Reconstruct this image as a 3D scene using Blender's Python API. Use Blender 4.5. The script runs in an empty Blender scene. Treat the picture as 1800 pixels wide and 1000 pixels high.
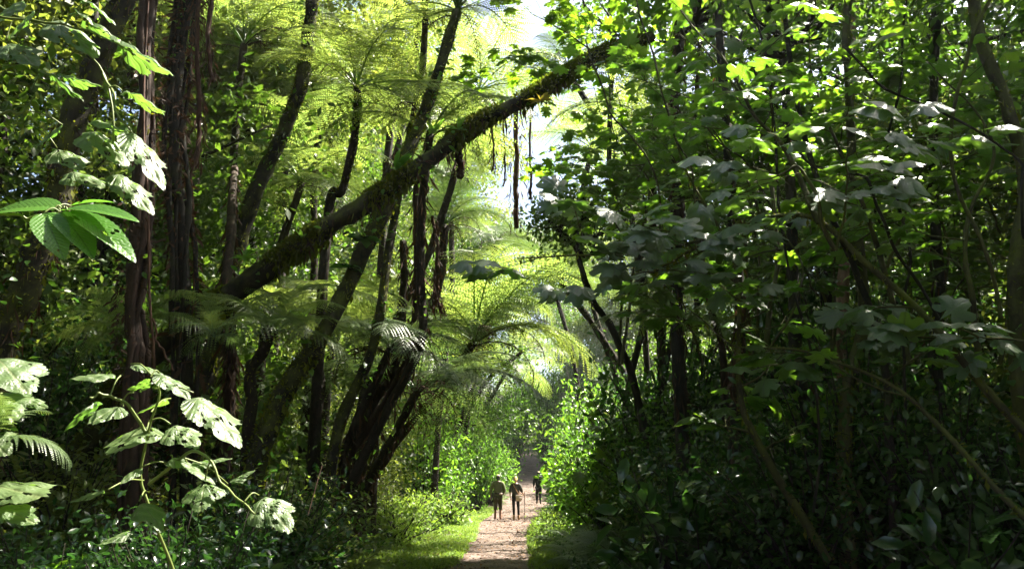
import bpy, bmesh, math, random
import numpy as np
from mathutils import Vector, Matrix, Euler

sc = bpy.context.scene
COL = sc.collection
R = math.radians
rng = np.random.default_rng(11)

# ------------------------------------------------------------------ camera
PITCH = math.atan(345 / 1300.0)
CAMZ = 1.6
FPX = 1300.0
cd = bpy.data.cameras.new('Camera')
cd.sensor_width = 36.0
cd.lens = 36.0 * FPX / 1800.0
cd.clip_start = 0.05
cd.clip_end = 3000
cam = bpy.data.objects.new('Camera', cd)
COL.objects.link(cam)
cam.location = (0, 0, CAMZ)
cam.rotation_euler = (math.pi / 2 + PITCH, 0, 0)
sc.camera = cam

# ------------------------------------------------------------------ light
SUN_AZ, SUN_EL = R(56), R(57)
SUN = np.array([math.sin(SUN_AZ) * math.cos(SUN_EL), math.cos(SUN_AZ) * math.cos(SUN_EL), math.sin(SUN_EL)])
w = bpy.data.worlds.new("World")
sc.world = w
w.use_nodes = True
nt = w.node_tree
bg = nt.nodes['Background']
sky = nt.nodes.new('ShaderNodeTexSky')
sky.sky_type = 'NISHITA'
sky.sun_disc = False
sky.sun_elevation = SUN_EL
sky.sun_rotation = SUN_AZ
sky.air_density = 1.0
sky.dust_density = 3.0
nt.links.new(sky.outputs[0], bg.inputs[0])
bg.inputs[1].default_value = 0.05
sd = bpy.data.lights.new('Sun', 'SUN')
sd.energy = 5.0
sd.angle = R(0.5)
sd.color = (1.0, 0.93, 0.80)
so = bpy.data.objects.new('Sun', sd)
COL.objects.link(so)
so.rotation_euler = Vector(SUN).to_track_quat('Z', 'Y').to_euler()
so.location = tuple(SUN * 60)
sc.view_settings.view_transform = 'Standard'
sc.view_settings.look = 'None'
sc.view_settings.exposure = 2.85
sc.view_settings.gamma = 1.0
cy = sc.cycles
cy.max_bounces = 6
cy.diffuse_bounces = 2
cy.glossy_bounces = 2
cy.transmission_bounces = 4
cy.volume_bounces = 0
cy.use_denoising = True
cy.use_adaptive_sampling = True
cy.adaptive_threshold = 0.02
cy.sample_clamp_indirect = 6.0
cy.caustics_reflective = False
cy.caustics_refractive = False
HAZE = 0.0003

# ------------------------------------------------------------------ helpers
cP, sP = math.cos(PITCH), math.sin(PITCH)


def P(px, py, Y):
    """world point seen at photo pixel (px,py) (1800x1000), at forward distance Y"""
    a, b = px - 900.0, 500.0 - py
    d = np.array([a, FPX * cP - b * sP, FPX * sP + b * cP])
    return np.array([0, 0, CAMZ]) + d * (Y / d[1])


def nrm(v):
    v = np.asarray(v, float)
    return v / (np.linalg.norm(v, axis=-1, keepdims=True) + 1e-12)


def pathx(y):
    return np.interp(y, [0, 15, 30, 44, 60, 75, 100, 150], [-.5, -.36, -.25, .75, 1.7, 1.4, -3, -8])


def pathw(y):
    return np.interp(y, [0, 15, 24, 30, 36, 44, 75, 150], [.9, .82, .9, 1.2, 1.35, 1.2, 1.2, 1.2])


def ground(x, y):
    x = np.asarray(x, float)
    y = np.asarray(y, float)
    b = np.interp(y, [-40, 30, 36, 44, 52, 60, 75, 90, 110, 140, 200], [0, 0, .05, .36, 1.0, 2.0, 3.9, 6, 9.5, 15, 26])
    u = x - pathx(y)
    l = np.clip(-u - 2.6, 0, 60)
    r = np.clip(u - 1.6, 0, 60)
    z = b + .30 * l * l / (l + 2.0) + .13 * r * r / (r + 2.0)
    z = np.minimum(z, b + 7)
    k = np.clip(np.abs(u) - 1.1, 0, 1.5) / 1.5
    z = z + k * (.10 * np.sin(x * 1.3 + y * .7) + .07 * np.sin(x * 2.9 - y * 1.9 + 1) + .04 * np.sin(y * 4.1 + x * 3.3))
    return z


def gpt(px, Y, dz=0.0):
    x = (px - 900) / FPX * Y * 1.0
    for _ in range(4):
        z = float(ground(x, Y))
        d = Y * cP + (z - CAMZ) * sP
        x = (px - 900) / FPX * d
    return np.array([x, Y, z + dz])


class MB:
    def __init__(s):
        s.v, s.f3, s.f4, s.t, s.uv, s.n = [], [], [], [], [], 0

    def add(s, v, f3=None, f4=None, tint=0.5, uv=None):
        v = np.asarray(v, float).reshape(-1, 3)
        k = len(v)
        s.v.append(v)
        if f3 is not None and len(f3):
            s.f3.append(np.asarray(f3, int) + s.n)
        if f4 is not None and len(f4):
            s.f4.append(np.asarray(f4, int) + s.n)
        s.t.append(np.broadcast_to(np.asarray(tint, float), (k,)).copy() if np.ndim(tint) == 0 else np.asarray(tint, float))
        s.uv.append(np.zeros((k, 2)) if uv is None else np.asarray(uv, float))
        s.n += k

    def mesh(s, name, mat, smooth=True):
        me = bpy.data.meshes.new(name)
        v = np.concatenate(s.v)
        f3 = np.concatenate(s.f3) if s.f3 else np.zeros((0, 3), int)
        f4 = np.concatenate(s.f4) if s.f4 else np.zeros((0, 4), int)
        me.vertices.add(len(v))
        me.vertices.foreach_set('co', v.astype('f').ravel())
        nl = f3.size + f4.size
        me.loops.add(nl)
        me.loops.foreach_set('vertex_index', np.concatenate([f3.ravel(), f4.ravel()]).astype('i'))
        me.polygons.add(len(f3) + len(f4))
        ls = np.concatenate([np.arange(len(f3)) * 3, f3.size + np.arange(len(f4)) * 4])
        me.polygons.foreach_set('loop_start', ls.astype('i'))
        me.update(calc_edges=True)
        if smooth:
            me.polygons.foreach_set('use_smooth', np.ones(len(me.polygons), bool))
        a = me.attributes.new('tint', 'FLOAT', 'POINT')
        a.data.foreach_set('value', np.concatenate(s.t).astype('f'))
        uv = np.concatenate(s.uv)
        a = me.attributes.new('luv', 'FLOAT_VECTOR', 'POINT')
        a.data.foreach_set('vector', np.c_[uv, np.zeros(len(uv))].astype('f').ravel())
        me.materials.append(mat)
        return me

    def obj(s, name, mat, parent=None, smooth=True):
        return link(name, s.mesh(name, mat, smooth), parent)


def link(name, me, parent=None, M=None):
    o = bpy.data.objects.new(name, me)
    COL.objects.link(o)
    if parent is not None:
        o.parent = parent
    if M is not None:
        o.matrix_local = M
    return o


def tag(o, label=None, cat=None, group=None, kind=None):
    if label: o['label'] = label
    if cat: o['category'] = cat
    if group: o['group'] = group
    if kind: o['kind'] = kind
    return o


def empty(name, loc, label, cat, group=None, rz=0.0, s=1.0):
    o = bpy.data.objects.new(name, None)
    COL.objects.link(o)
    o.location = tuple(loc)
    o.rotation_euler = (0, 0, rz)
    o.scale = (s, s, s)
    o.empty_display_size = .2
    return tag(o, label, cat, group)


def scatter(mb, tpl, O, D, N, S, tint, SW=None):
    """copies of a leaf template: D tip direction, N normal"""
    tv, f3, f4, uv = tpl
    O = np.asarray(O, float)
    n = len(O)
    if n == 0: return
    X = nrm(D)
    Z = N - (N * X).sum(1, keepdims=True) * X
    Z = nrm(Z)
    Yv = np.cross(Z, X)
    S = np.broadcast_to(S, (n,))
    SWv = S if SW is None else S * SW
    V = O[:, None, :] + S[:, None, None] * (tv[None, :, 0:1] * X[:, None, :] + tv[None, :, 2:3] * Z[:, None, :]) + SWv[:, None, None] * tv[None, :, 1:2] * Yv[:, None, :]
    k = len(tv)
    off = (np.arange(n) * k)[:, None, None]
    F3 = (f3[None] + off).reshape(-1, 3) if len(f3) else None
    F4 = (f4[None] + off).reshape(-1, 4) if len(f4) else None
    tint = np.broadcast_to(tint, (n,))
    mb.add(V.reshape(-1, 3), F3, F4, np.repeat(tint, k), np.tile(uv, (n, 1)))


def T(v, f3=(), f4=(), uv=None):
    v = np.array(v, float)
    f3 = np.array(f3, int).reshape(-1, 3)
    f4 = np.array(f4, int).reshape(-1, 4)
    return (v, f3, f4, v[:, :2].copy() if uv is None else uv)


T_QUAD = T([(0, 0, 0), (.45, .27, .06), (1, 0, -.05), (.45, -.27, .06)], [(0, 2, 1), (0, 3, 2)])
T_ELL = T([(0, 0, 0), (.22, .17, .05), (.6, .21, .03), (1, 0, -.16), (.6, -.21, .03), (.22, -.17, .05), (.35, 0, .0), (.7, 0, -.04)],
          [(0, 6, 1), (0, 5, 6), (7, 3, 2), (7, 4, 3)], [(1, 6, 7, 2), (6, 5, 4, 7)])
T_BLADE = T([(0, -.05, 0), (0, .05, 0), (.55, .04, .02), (.55, -.04, .02), (1, 0, -.16)], [(3, 2, 4)], [(0, 3, 2, 1)])
T_THIN = T([(0, -.02, 0), (0, .02, 0), (1, 0, 0)], [(0, 2, 1)])


def lobed(nl=7, per=4, droop=.14, seed=0):
    """palmate lobed leaf, base at origin, tip at x=1"""
    r = np.random.default_rng(seed)
    m = nl * per
    th = np.linspace(-2.55, 2.55, m + 1)
    ph = (th + 2.55) / 5.1 * nl
    lob = np.abs(np.cos((ph - .5 * (nl % 2 == 0)) * math.pi + (math.pi / 2)))
    base = .60 + .42 * np.cos(th / 2) ** 2
    rad = base * (.66 + .34 * lob ** .8) * (1 + .05 * r.normal(size=m + 1))
    rad *= .58
    x = .40 + rad * np.cos(th)
    y = rad * np.sin(th) * 1.12
    c = np.array([[.40, 0, .03]])
    inner = np.c_[.40 + .5 * rad * np.cos(th), .56 * rad * np.sin(th), .03 + .03 * np.cos(ph * 2 * math.pi) * np.ones(m + 1)]
    outer = np.c_[x, y, -droop * rad * 1.2 + .02 * r.normal(size=m + 1)]
    petiole = np.array([[0., 0, 0]])
    v = np.r_[c, inner, outer, petiole]
    k = m + 1
    f3, f4 = [], []
    for i in range(m):
        f3.append((0, 1 + i, 2 + i))
        f4.append((1 + i, 1 + k + i, 2 + k + i, 2 + i))
    f3.append((0, 1 + m, 1 + 2 * k))
    f3.append((0, 1 + 2 * k, 1))
    uv = np.c_[v[:, 0], v[:, 1]]
    return (v, np.array(f3), np.array(f4), uv)


T_LOBE = lobed(7, 4)
T_LOBE2 = lobed(5, 4, .22, 4)


def tube(mb, pts, rad, sides=7, rough=0.0, seed=0, tint=.5, cap=True):
    pts = np.asarray(pts, float)
    n = len(pts)
    rad = np.broadcast_to(rad, (n,))
    tg = nrm(np.gradient(pts, axis=0))
    ref = np.array([0.31, .2, .93]) if abs(tg[0][2]) < .9 else np.array([1., 0.1, 0])
    u = nrm(np.cross(tg[0], ref))
    U = []
    for i in range(n):
        u = nrm(u - tg[i] * np.dot(u, tg[i]))
        U.append(u)
    U = np.array(U)
    W = np.cross(tg, U)
    a = np.linspace(0, 2 * math.pi, sides, endpoint=False)
    rr = np.ones((n, sides))
    if rough:
        g = np.random.default_rng(seed)
        z = g.normal(size=(n, sides))
        z = (z + np.roll(z, 1, 1) + np.roll(z, 1, 0)) / 1.7
        rr += rough * z
    V = pts[:, None, :] + (rad[:, None] * rr)[:, :, None] * (np.cos(a)[None, :, None] * U[:, None, :] + np.sin(a)[None, :, None] * W[:, None, :])
    i, j = np.meshgrid(np.arange(n - 1), np.arange(sides), indexing='ij')
    j2 = (j + 1) % sides
    F = np.stack([i * sides + j, i * sides + j2, (i + 1) * sides + j2, (i + 1) * sides + j], -1).reshape(-1, 4)
    V = V.reshape(-1, 3)
    f3 = []
    if cap:
        V = np.r_[V, pts[-1:]]
        c = n * sides
        f3 = [((n - 1) * sides + q, (n - 1) * sides + (q + 1) % sides, c) for q in range(sides)]
    L = np.r_[0, np.cumsum(np.linalg.norm(np.diff(pts, axis=0), axis=1))]
    uv = np.c_[np.repeat(L, sides), np.tile(a, n)]
    if cap: uv = np.r_[uv, [[L[-1], 0]]]
    mb.add(V, f3, F, tint, uv)


def smooth_path(pts, n):
    """Catmull-Rom resample of (k,d) points"""
    p = np.asarray(pts, float)
    k = len(p)
    if k < 3:
        t = np.linspace(0, 1, n)[:, None]
        return p[0] * (1 - t) + p[-1] * t
    q = np.r_[[2 * p[0] - p[1]], p, [2 * p[-1] - p[-2]]]
    out = []
    for s in np.linspace(0, k - 1 - 1e-6, n):
        i = int(s)
        t = s - i
        a, b, c, d = q[i], q[i + 1], q[i + 2], q[i + 3]
        out.append(.5 * (2 * b + (c - a) * t + (2 * a - 5 * b + 4 * c - d) * t * t + (3 * b - a - 3 * c + d) * t ** 3))
    return np.array(out)


def wobble(pts, amp, seed):
    g = np.random.default_rng(seed)
    n = len(pts)
    o = np.zeros((n, 3))
    for f in (1.5, 3.5, 7):
        ph = g.uniform(0, 6.28, 3)
        t = np.linspace(0, 1, n)[:, None]
        o += np.sin(t * f * 6.28 * .7 + ph) / f
    e = np.minimum(1, np.linspace(0, 1, n) * 8)[:, None]
    return pts + o * amp * e


# ------------------------------------------------------------------ materials
def newmat(name):
    m = bpy.data.materials.new(name)
    m.use_nodes = True
    m.node_tree.nodes.clear()
    return m, m.node_tree


def N(nt, t, **kw):
    n = nt.nodes.new(t)
    for k, v in kw.items():
        if k == 'ins':
            for a, b in v.items(): n.inputs[a].default_value = b
        else:
            setattr(n, k, v)
    return n


def leafmat(name, c0, c1, trans=(.2, .32, .02), tf=.4, rough=.4, spec=.4, noise=8.0, veins=None, sheen=None):
    m, t = newmat(name)
    out = N(t, 'ShaderNodeOutputMaterial')
    at = N(t, 'ShaderNodeAttribute', attribute_name='tint')
    geo = N(t, 'ShaderNodeTexCoord')
    nz = N(t, 'ShaderNodeTexNoise', ins={'Scale': noise, 'Detail': 3.0})
    t.links.new(geo.outputs['Object'], nz.inputs['Vector'])
    mr = N(t, 'ShaderNodeMath', operation='MULTIPLY_ADD')
    mr.inputs[1].default_value = .5
    mr.inputs[2].default_value = -.25
    t.links.new(nz.outputs[0], mr.inputs[0])
    ad = N(t, 'ShaderNodeMath', operation='ADD', use_clamp=True)
    t.links.new(at.outputs['Fac'], ad.inputs[0])
    oi = N(t, 'ShaderNodeObjectInfo')
    ov = N(t, 'ShaderNodeMath', operation='MULTIPLY_ADD')
    ov.inputs[1].default_value = .5
    t.links.new(oi.outputs['Random'], ov.inputs[0])
    oa = N(t, 'ShaderNodeMath', operation='SUBTRACT')
    oa.inputs[1].default_value = .25
    t.links.new(mr.outputs[0], oa.inputs[0])
    t.links.new(oa.outputs[0], ov.inputs[2])
    t.links.new(ov.outputs[0], ad.inputs[1])
    mx = N(t, 'ShaderNodeMix', data_type='RGBA')
    t.links.new(ad.outputs[0], mx.inputs['Factor'])
    mx.inputs[6].default_value = (*c0, 1)
    mx.inputs[7].default_value = (*c1, 1)
    col = mx.outputs[2]
    tr0 = N(t, 'ShaderNodeMix', data_type='RGBA')
    t.links.new(ad.outputs[0], tr0.inputs['Factor'])
    tr0.inputs[6].default_value = (trans[0] * .55, trans[1] * .75, trans[2], 1)
    tr0.inputs[7].default_value = (*trans, 1)
    tcol = tr0.outputs[2]
    pr = N(t, 'ShaderNodeBsdfPrincipled', ins={'Roughness': rough, 'Specular IOR Level': spec})
    if veins:
        lu = N(t, 'ShaderNodeAttribute', attribute_name='luv')
        sx = N(t, 'ShaderNodeSeparateXYZ')
        t.links.new(lu.outputs['Vector'], sx.inputs[0])
        if veins == 'palm':
            x = N(t, 'ShaderNodeMath', operation='SUBTRACT'); x.inputs[1].default_value = .12
            t.links.new(sx.outputs[0], x.inputs[0])
            an = N(t, 'ShaderNodeMath', operation='ARCTAN2')
            t.links.new(sx.outputs[1], an.inputs[0]); t.links.new(x.outputs[0], an.inputs[1])
            mu = N(t, 'ShaderNodeMath', operation='MULTIPLY'); mu.inputs[1].default_value = 7.0
            t.links.new(an.outputs[0], mu.inputs[0])
            vsrc = mu.outputs[0]
            sharp = 22.0
        else:
            ab = N(t, 'ShaderNodeMath', operation='ABSOLUTE'); t.links.new(sx.outputs[1], ab.inputs[0])
            mu = N(t, 'ShaderNodeMath', operation='MULTIPLY_ADD'); mu.inputs[1].default_value = -1.1
            t.links.new(ab.outputs[0], mu.inputs[0]); t.links.new(sx.outputs[0], mu.inputs[2])
            m2 = N(t, 'ShaderNodeMath', operation='MULTIPLY'); m2.inputs[1].default_value = 2 * math.pi * 14
            t.links.new(mu.outputs[0], m2.inputs[0])
            vsrc = m2.outputs[0]
            sharp = 10.0
        co = N(t, 'ShaderNodeMath', operation='COSINE'); t.links.new(vsrc, co.inputs[0])
        mm = N(t, 'ShaderNodeMath', operation='MAXIMUM'); mm.inputs[1].default_value = 0; t.links.new(co.outputs[0], mm.inputs[0])
        pw = N(t, 'ShaderNodeMath', operation='POWER'); pw.inputs[1].default_value = sharp; t.links.new(mm.outputs[0], pw.inputs[0])
        ay = N(t, 'ShaderNodeMath', operation='ABSOLUTE'); t.links.new(sx.outputs[1], ay.inputs[0])
        lt = N(t, 'ShaderNodeMath', operation='LESS_THAN'); lt.inputs[1].default_value = .012; t.links.new(ay.outputs[0], lt.inputs[0])
        mv = N(t, 'ShaderNodeMath', operation='MAXIMUM'); t.links.new(pw.outputs[0], mv.inputs[0]); t.links.new(lt.outputs[0], mv.inputs[1])
        # fine net of side veins
        vo = N(t, 'ShaderNodeTexVoronoi', feature='DISTANCE_TO_EDGE', ins={'Scale': 16.0})
        t.links.new(lu.outputs['Vector'], vo.inputs['Vector'])
        bm = N(t, 'ShaderNodeBump', ins={'Strength': .3, 'Distance': .01})
        sb = N(t, 'ShaderNodeMath', operation='MULTIPLY_ADD'); sb.inputs[1].default_value = -1.2
        t.links.new(mv.outputs[0], sb.inputs[0])
        vm = N(t, 'ShaderNodeMath', operation='MULTIPLY'); vm.inputs[1].default_value = 1.6
        t.links.new(vo.outputs['Distance'], vm.inputs[0]); t.links.new(vm.outputs[0], sb.inputs[2])
        t.links.new(sb.outputs[0], bm.inputs['Height'])
        t.links.new(bm.outputs[0], pr.inputs['Normal'])
        m3 = N(t, 'ShaderNodeMix', data_type='RGBA')
        sc_ = N(t, 'ShaderNodeMath', operation='MULTIPLY'); sc_.inputs[1].default_value = .45; t.links.new(mv.outputs[0], sc_.inputs[0])
        t.links.new(sc_.outputs[0], m3.inputs['Factor']); t.links.new(col, m3.inputs[6])
        m3.inputs[7].default_value = (c1[0] * 1.7, c1[1] * 1.4, c1[2] * 1.5, 1)
        col = m3.outputs[2]
        m4 = N(t, 'ShaderNodeMix', data_type='RGBA')
        t.links.new(mv.outputs[0], m4.inputs['Factor']); t.links.new(tcol, m4.inputs[6])
        m4.inputs[7].default_value = (trans[0] * .35, trans[1] * .4, trans[2] * .4, 1)
        tcol = m4.outputs[2]
    t.links.new(col, pr.inputs['Base Color'])
    tr = N(t, 'ShaderNodeBsdfTranslucent')
    t.links.new(tcol, tr.inputs[0])
    ms = N(t, 'ShaderNodeMixShader')
    ms.inputs[0].default_value = tf
    t.links.new(pr.outputs[0], ms.inputs[1])
    t.links.new(tr.outputs[0], ms.inputs[2])
    t.links.new(ms.outputs[0], out.inputs[0])
    return m


def barkmat(name, c0, c1, moss=None, mossamt=.5, scale=9.0, bump=.6, stretch=(1, 1, .3), rough=.85):
    m, t = newmat(name)
    out = N(t, 'ShaderNodeOutputMaterial')
    tc = N(t, 'ShaderNodeTexCoord')
    mp = N(t, 'ShaderNodeMapping')
    mp.inputs['Scale'].default_value = stretch
    t.links.new(tc.outputs['Object'], mp.inputs[0])
    nz = N(t, 'ShaderNodeTexNoise', ins={'Scale': scale, 'Detail': 6.0, 'Roughness': .7})
    t.links.new(mp.outputs[0], nz.inputs['Vector'])
    cr = N(t, 'ShaderNodeValToRGB')
    cr.color_ramp.elements[0].position = .35
    cr.color_ramp.elements[1].position = .68
    cr.color_ramp.elements[0].color = (*c0, 1)
    cr.color_ramp.elements[1].color = (*c1, 1)
    t.links.new(nz.outputs[0], cr.inputs[0])
    col = cr.outputs[0]
    if moss:
        ge = N(t, 'ShaderNodeNewGeometry')
        sp = N(t, 'ShaderNodeSeparateXYZ')
        t.links.new(ge.outputs['Normal'], sp.inputs[0])
        n2 = N(t, 'ShaderNodeTexNoise', ins={'Scale': 3.5, 'Detail': 5.0, 'Roughness': .65})
        t.links.new(tc.outputs['Object'], n2.inputs['Vector'])
        a = N(t, 'ShaderNodeMath', operation='MULTIPLY_ADD')
        a.inputs[1].default_value = .45
        t.links.new(sp.outputs[2], a.inputs[0])
        b = N(t, 'ShaderNodeMath', operation='MULTIPLY_ADD')
        b.inputs[1].default_value = 3.0
        b.inputs[2].default_value = -1.75 + mossamt
        t.links.new(n2.outputs[0], b.inputs[0])
        t.links.new(b.outputs[0], a.inputs[2])
        cl = N(t, 'ShaderNodeClamp')
        t.links.new(a.outputs[0], cl.inputs[0])
        mx = N(t, 'ShaderNodeMix', data_type='RGBA')
        t.links.new(cl.outputs[0], mx.inputs['Factor'])
        t.links.new(col, mx.inputs[6])
        mx.inputs[7].default_value = (*moss, 1)
        col = mx.outputs[2]
    pr = N(t, 'ShaderNodeBsdfPrincipled', ins={'Roughness': rough, 'Specular IOR Level': .25})
    t.links.new(col, pr.inputs['Base Color'])
    bm = N(t, 'ShaderNodeBump', ins={'Strength': bump, 'Distance': .03})
    t.links.new(nz.outputs[0], bm.inputs['Height'])
    t.links.new(bm.outputs[0], pr.inputs['Normal'])
    t.links.new(pr.outputs[0], out.inputs[0])
    return m


def plainmat(name, c, rough=.8, noise=0.12, scale=20.0, spec=.3):
    m, t = newmat(name)
    out = N(t, 'ShaderNodeOutputMaterial')
    tc = N(t, 'ShaderNodeTexCoord')
    nz = N(t, 'ShaderNodeTexNoise', ins={'Scale': scale, 'Detail': 4.0})
    t.links.new(tc.outputs['Object'], nz.inputs['Vector'])
    mx = N(t, 'ShaderNodeMix', data_type='RGBA')
    t.links.new(nz.outputs[0], mx.inputs['Factor'])
    mx.inputs[6].default_value = (*[x * (1 - noise * 2) for x in c], 1)
    mx.inputs[7].default_value = (*[min(1, x * (1 + noise * 2)) for x in c], 1)
    pr = N(t, 'ShaderNodeBsdfPrincipled', ins={'Roughness': rough, 'Specular IOR Level': spec})
    t.links.new(mx.outputs[2], pr.inputs['Base Color'])
    t.links.new(pr.outputs[0], out.inputs[0])
    return m


M = {}
M['fern'] = leafmat('fern_green', (.035, .075, .010), (.09, .14, .018), (.42, .50, .075), .54, .42, .45)
M['fern_pale'] = leafmat('fern_silvery', (.06, .10, .04), (.12, .17, .07), (.26, .36, .06), .35, .38, .5)
M['dead'] = leafmat('dead_frond_brown', (.022, .013, .009), (.085, .042, .022), (.14, .06, .02), .2, .8, .2)
M['lobe'] = leafmat('lobed_leaf_green', (.03, .075, .012), (.075, .13, .02), (.27, .46, .02), .46, .36, .5, 5, 'palm')
M['silver'] = leafmat('lobed_leaf_sheen_paled', (.06, .11, .045), (.12, .17, .09), (.24, .42, .03), .38, .36, .8, 5, 'palm')  # paler copy of the lobed leaf, sky sheen put into its colour
M['hero'] = leafmat('large_leaf_green', (.045, .085, .022), (.095, .135, .05), (.24, .42, .04), .38, .48, .55, 6, 'palm')
M['oblong'] = leafmat('ribbed_leaf_green', (.03, .10, .012), (.07, .17, .02), (.20, .46, .03), .45, .35, .5, 6, 'pinn')
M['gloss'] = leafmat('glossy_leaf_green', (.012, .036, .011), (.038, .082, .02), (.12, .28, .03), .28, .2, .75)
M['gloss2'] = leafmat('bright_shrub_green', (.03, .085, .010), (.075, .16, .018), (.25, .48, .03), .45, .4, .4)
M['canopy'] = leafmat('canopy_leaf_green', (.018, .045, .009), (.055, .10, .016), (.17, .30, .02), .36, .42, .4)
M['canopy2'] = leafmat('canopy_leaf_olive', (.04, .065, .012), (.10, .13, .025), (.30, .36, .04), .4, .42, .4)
M['grass'] = leafmat('grass_green', (.07, .14, .018), (.15, .21, .025), (.32, .46, .04), .4, .5, .3)
M['yellow'] = leafmat('yellow_leaf', (.30, .22, .02), (.45, .33, .03), (.6, .42, .03), .4, .5, .3)
M['mossy'] = barkmat('mossy_bark', (.007, .006, .004), (.026, .020, .013), (.085, .095, .012), .5, 9)
M['bark'] = barkmat('dark_bark', (.007, .006, .005), (.030, .023, .017), (.05, .06, .012), .1, 10)
M['redbark'] = barkmat('red_brown_bark', (.009, .006, .004), (.055, .028, .018), (.06, .06, .02), -.1, 10)
M['paleb'] = barkmat('pale_pink_bark', (.13, .065, .045), (.38, .22, .17), None, 0, 7)
M['stem'] = barkmat('mossy_stem', (.02, .016, .01), (.06, .05, .025), (.10, .11, .018), .6, 14)
M['fibre'] = barkmat('fern_trunk_fibre', (.008, .006, .004), (.035, .022, .014), (.05, .06, .015), .15, 22, 1.0, (1, 1, .6))
M['moss'] = leafmat('moss_tuft', (.055, .065, .006), (.15, .16, .014), (.30, .32, .02), .35, .7, .1)
M['vine'] = barkmat('vine_bark', (.03, .014, .01), (.11, .05, .03), None, 0, 20)
M['litter'] = leafmat('litter_leaf', (.06, .03, .018), (.20, .11, .05), (.1, .06, .03), .1, .7, .2)

# ------------------------------------------------------------------ ground and path
def ground_mat():
    m, t = newmat('forest_floor')
    out = N(t, 'ShaderNodeOutputMaterial')
    tc = N(t, 'ShaderNodeTexCoord')
    n1 = N(t, 'ShaderNodeTexNoise', ins={'Scale': 1.2, 'Detail': 8.0, 'Roughness': .7})
    n2 = N(t, 'ShaderNodeTexNoise', ins={'Scale': 22.0, 'Detail': 5.0, 'Roughness': .7})
    t.links.new(tc.outputs['Object'], n1.inputs['Vector'])
    t.links.new(tc.outputs['Object'], n2.inputs['Vector'])
    c1 = N(t, 'ShaderNodeValToRGB')
    c1.color_ramp.elements[0].color = (.022, .016, .010, 1)
    c1.color_ramp.elements[1].color = (.05, .075, .018, 1)
    c1.color_ramp.elements[0].position = .38
    c1.color_ramp.elements[1].position = .62
    t.links.new(n1.outputs[0], c1.inputs[0])
    c2 = N(t, 'ShaderNodeValToRGB')
    c2.color_ramp.elements[0].color = (.5, .5, .5, 1)
    c2.color_ramp.elements[1].color = (1.5, 1.4, 1.2, 1)
    t.links.new(n2.outputs[0], c2.inputs[0])
    mx = N(t, 'ShaderNodeMix', data_type='RGBA', blend_type='MULTIPLY')
    mx.inputs['Factor'].default_value = 1
    t.links.new(c1.outputs[0], mx.inputs[6]); t.links.new(c2.outputs[0], mx.inputs[7])
    pr = N(t, 'ShaderNodeBsdfPrincipled', ins={'Roughness': .9, 'Specular IOR Level': .2})
    bm = N(t, 'ShaderNodeBump', ins={'Strength': .8, 'Distance': .05})
    t.links.new(n2.outputs[0], bm.inputs['Height']); t.links.new(bm.outputs[0], pr.inputs['Normal'])
    t.links.new(mx.outputs[2], pr.inputs['Base Color']); t.links.new(pr.outputs[0], out.inputs[0])
    return m


def path_mat():
    m, t = newmat('path_earth')
    out = N(t, 'ShaderNodeOutputMaterial')
    tc = N(t, 'ShaderNodeTexCoord')
    n1 = N(t, 'ShaderNodeTexNoise', ins={'Scale': 1.6, 'Detail': 7.0, 'Roughness': .7})
    n2 = N(t, 'ShaderNodeTexNoise', ins={'Scale': 30.0, 'Detail': 5.0, 'Roughness': .7})
    vo = N(t, 'ShaderNodeTexVoronoi', ins={'Scale': 14.0, 'Randomness': 1.0})
    for q in (n1, n2, vo): t.links.new(tc.outputs['Object'], q.inputs['Vector'])
    c1 = N(t, 'ShaderNodeValToRGB')
    e = c1.color_ramp.elements
    e[0].position = .35; e[0].color = (.048, .032, .025, 1)
    e[1].position = .65; e[1].color = (.165, .128, .11, 1)
    t.links.new(n1.outputs[0], c1.inputs[0])
    c2 = N(t, 'ShaderNodeValToRGB')
    c2.color_ramp.elements[0].position = .3; c2.color_ramp.elements[0].color = (.45, .42, .4, 1)
    c2.color_ramp.elements[1].position = .7; c2.color_ramp.elements[1].color = (1.4, 1.35, 1.3, 1)
    t.links.new(n2.outputs[0], c2.inputs[0])
    mx = N(t, 'ShaderNodeMix', data_type='RGBA', blend_type='MULTIPLY')
    mx.inputs['Factor'].default_value = 1
    t.links.new(c1.outputs[0], mx.inputs[6]); t.links.new(c2.outputs[0], mx.inputs[7])
    st = N(t, 'ShaderNodeMath', operation='LESS_THAN'); st.inputs[1].default_value = .22
    t.links.new(vo.outputs['Distance'], st.inputs[0])
    m2 = N(t, 'ShaderNodeMix', data_type='RGBA')
    s2 = N(t, 'ShaderNodeMath', operation='MULTIPLY'); s2.inputs[1].default_value = .55
    t.links.new(st.outputs[0], s2.inputs[0]); t.links.new(s2.outputs[0], m2.inputs['Factor'])
    t.links.new(mx.outputs[2], m2.inputs[6]); m2.inputs[7].default_value = (.30, .25, .23, 1)
    pr = N(t, 'ShaderNodeBsdfPrincipled', ins={'Roughness': .85, 'Specular IOR Level': .25})
    hh = N(t, 'ShaderNodeMath', operation='ADD')
    t.links.new(n2.outputs[0], hh.inputs[0]); t.links.new(st.outputs[0], hh.inputs[1])
    bm = N(t, 'ShaderNodeBump', ins={'Strength': .7, 'Distance': .03})
    t.links.new(hh.outputs[0], bm.inputs['Height']); t.links.new(bm.outputs[0], pr.inputs['Normal'])
    t.links.new(m2.outputs[2], pr.inputs['Base Color']); t.links.new(pr.outputs[0], out.inputs[0])
    return m


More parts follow.
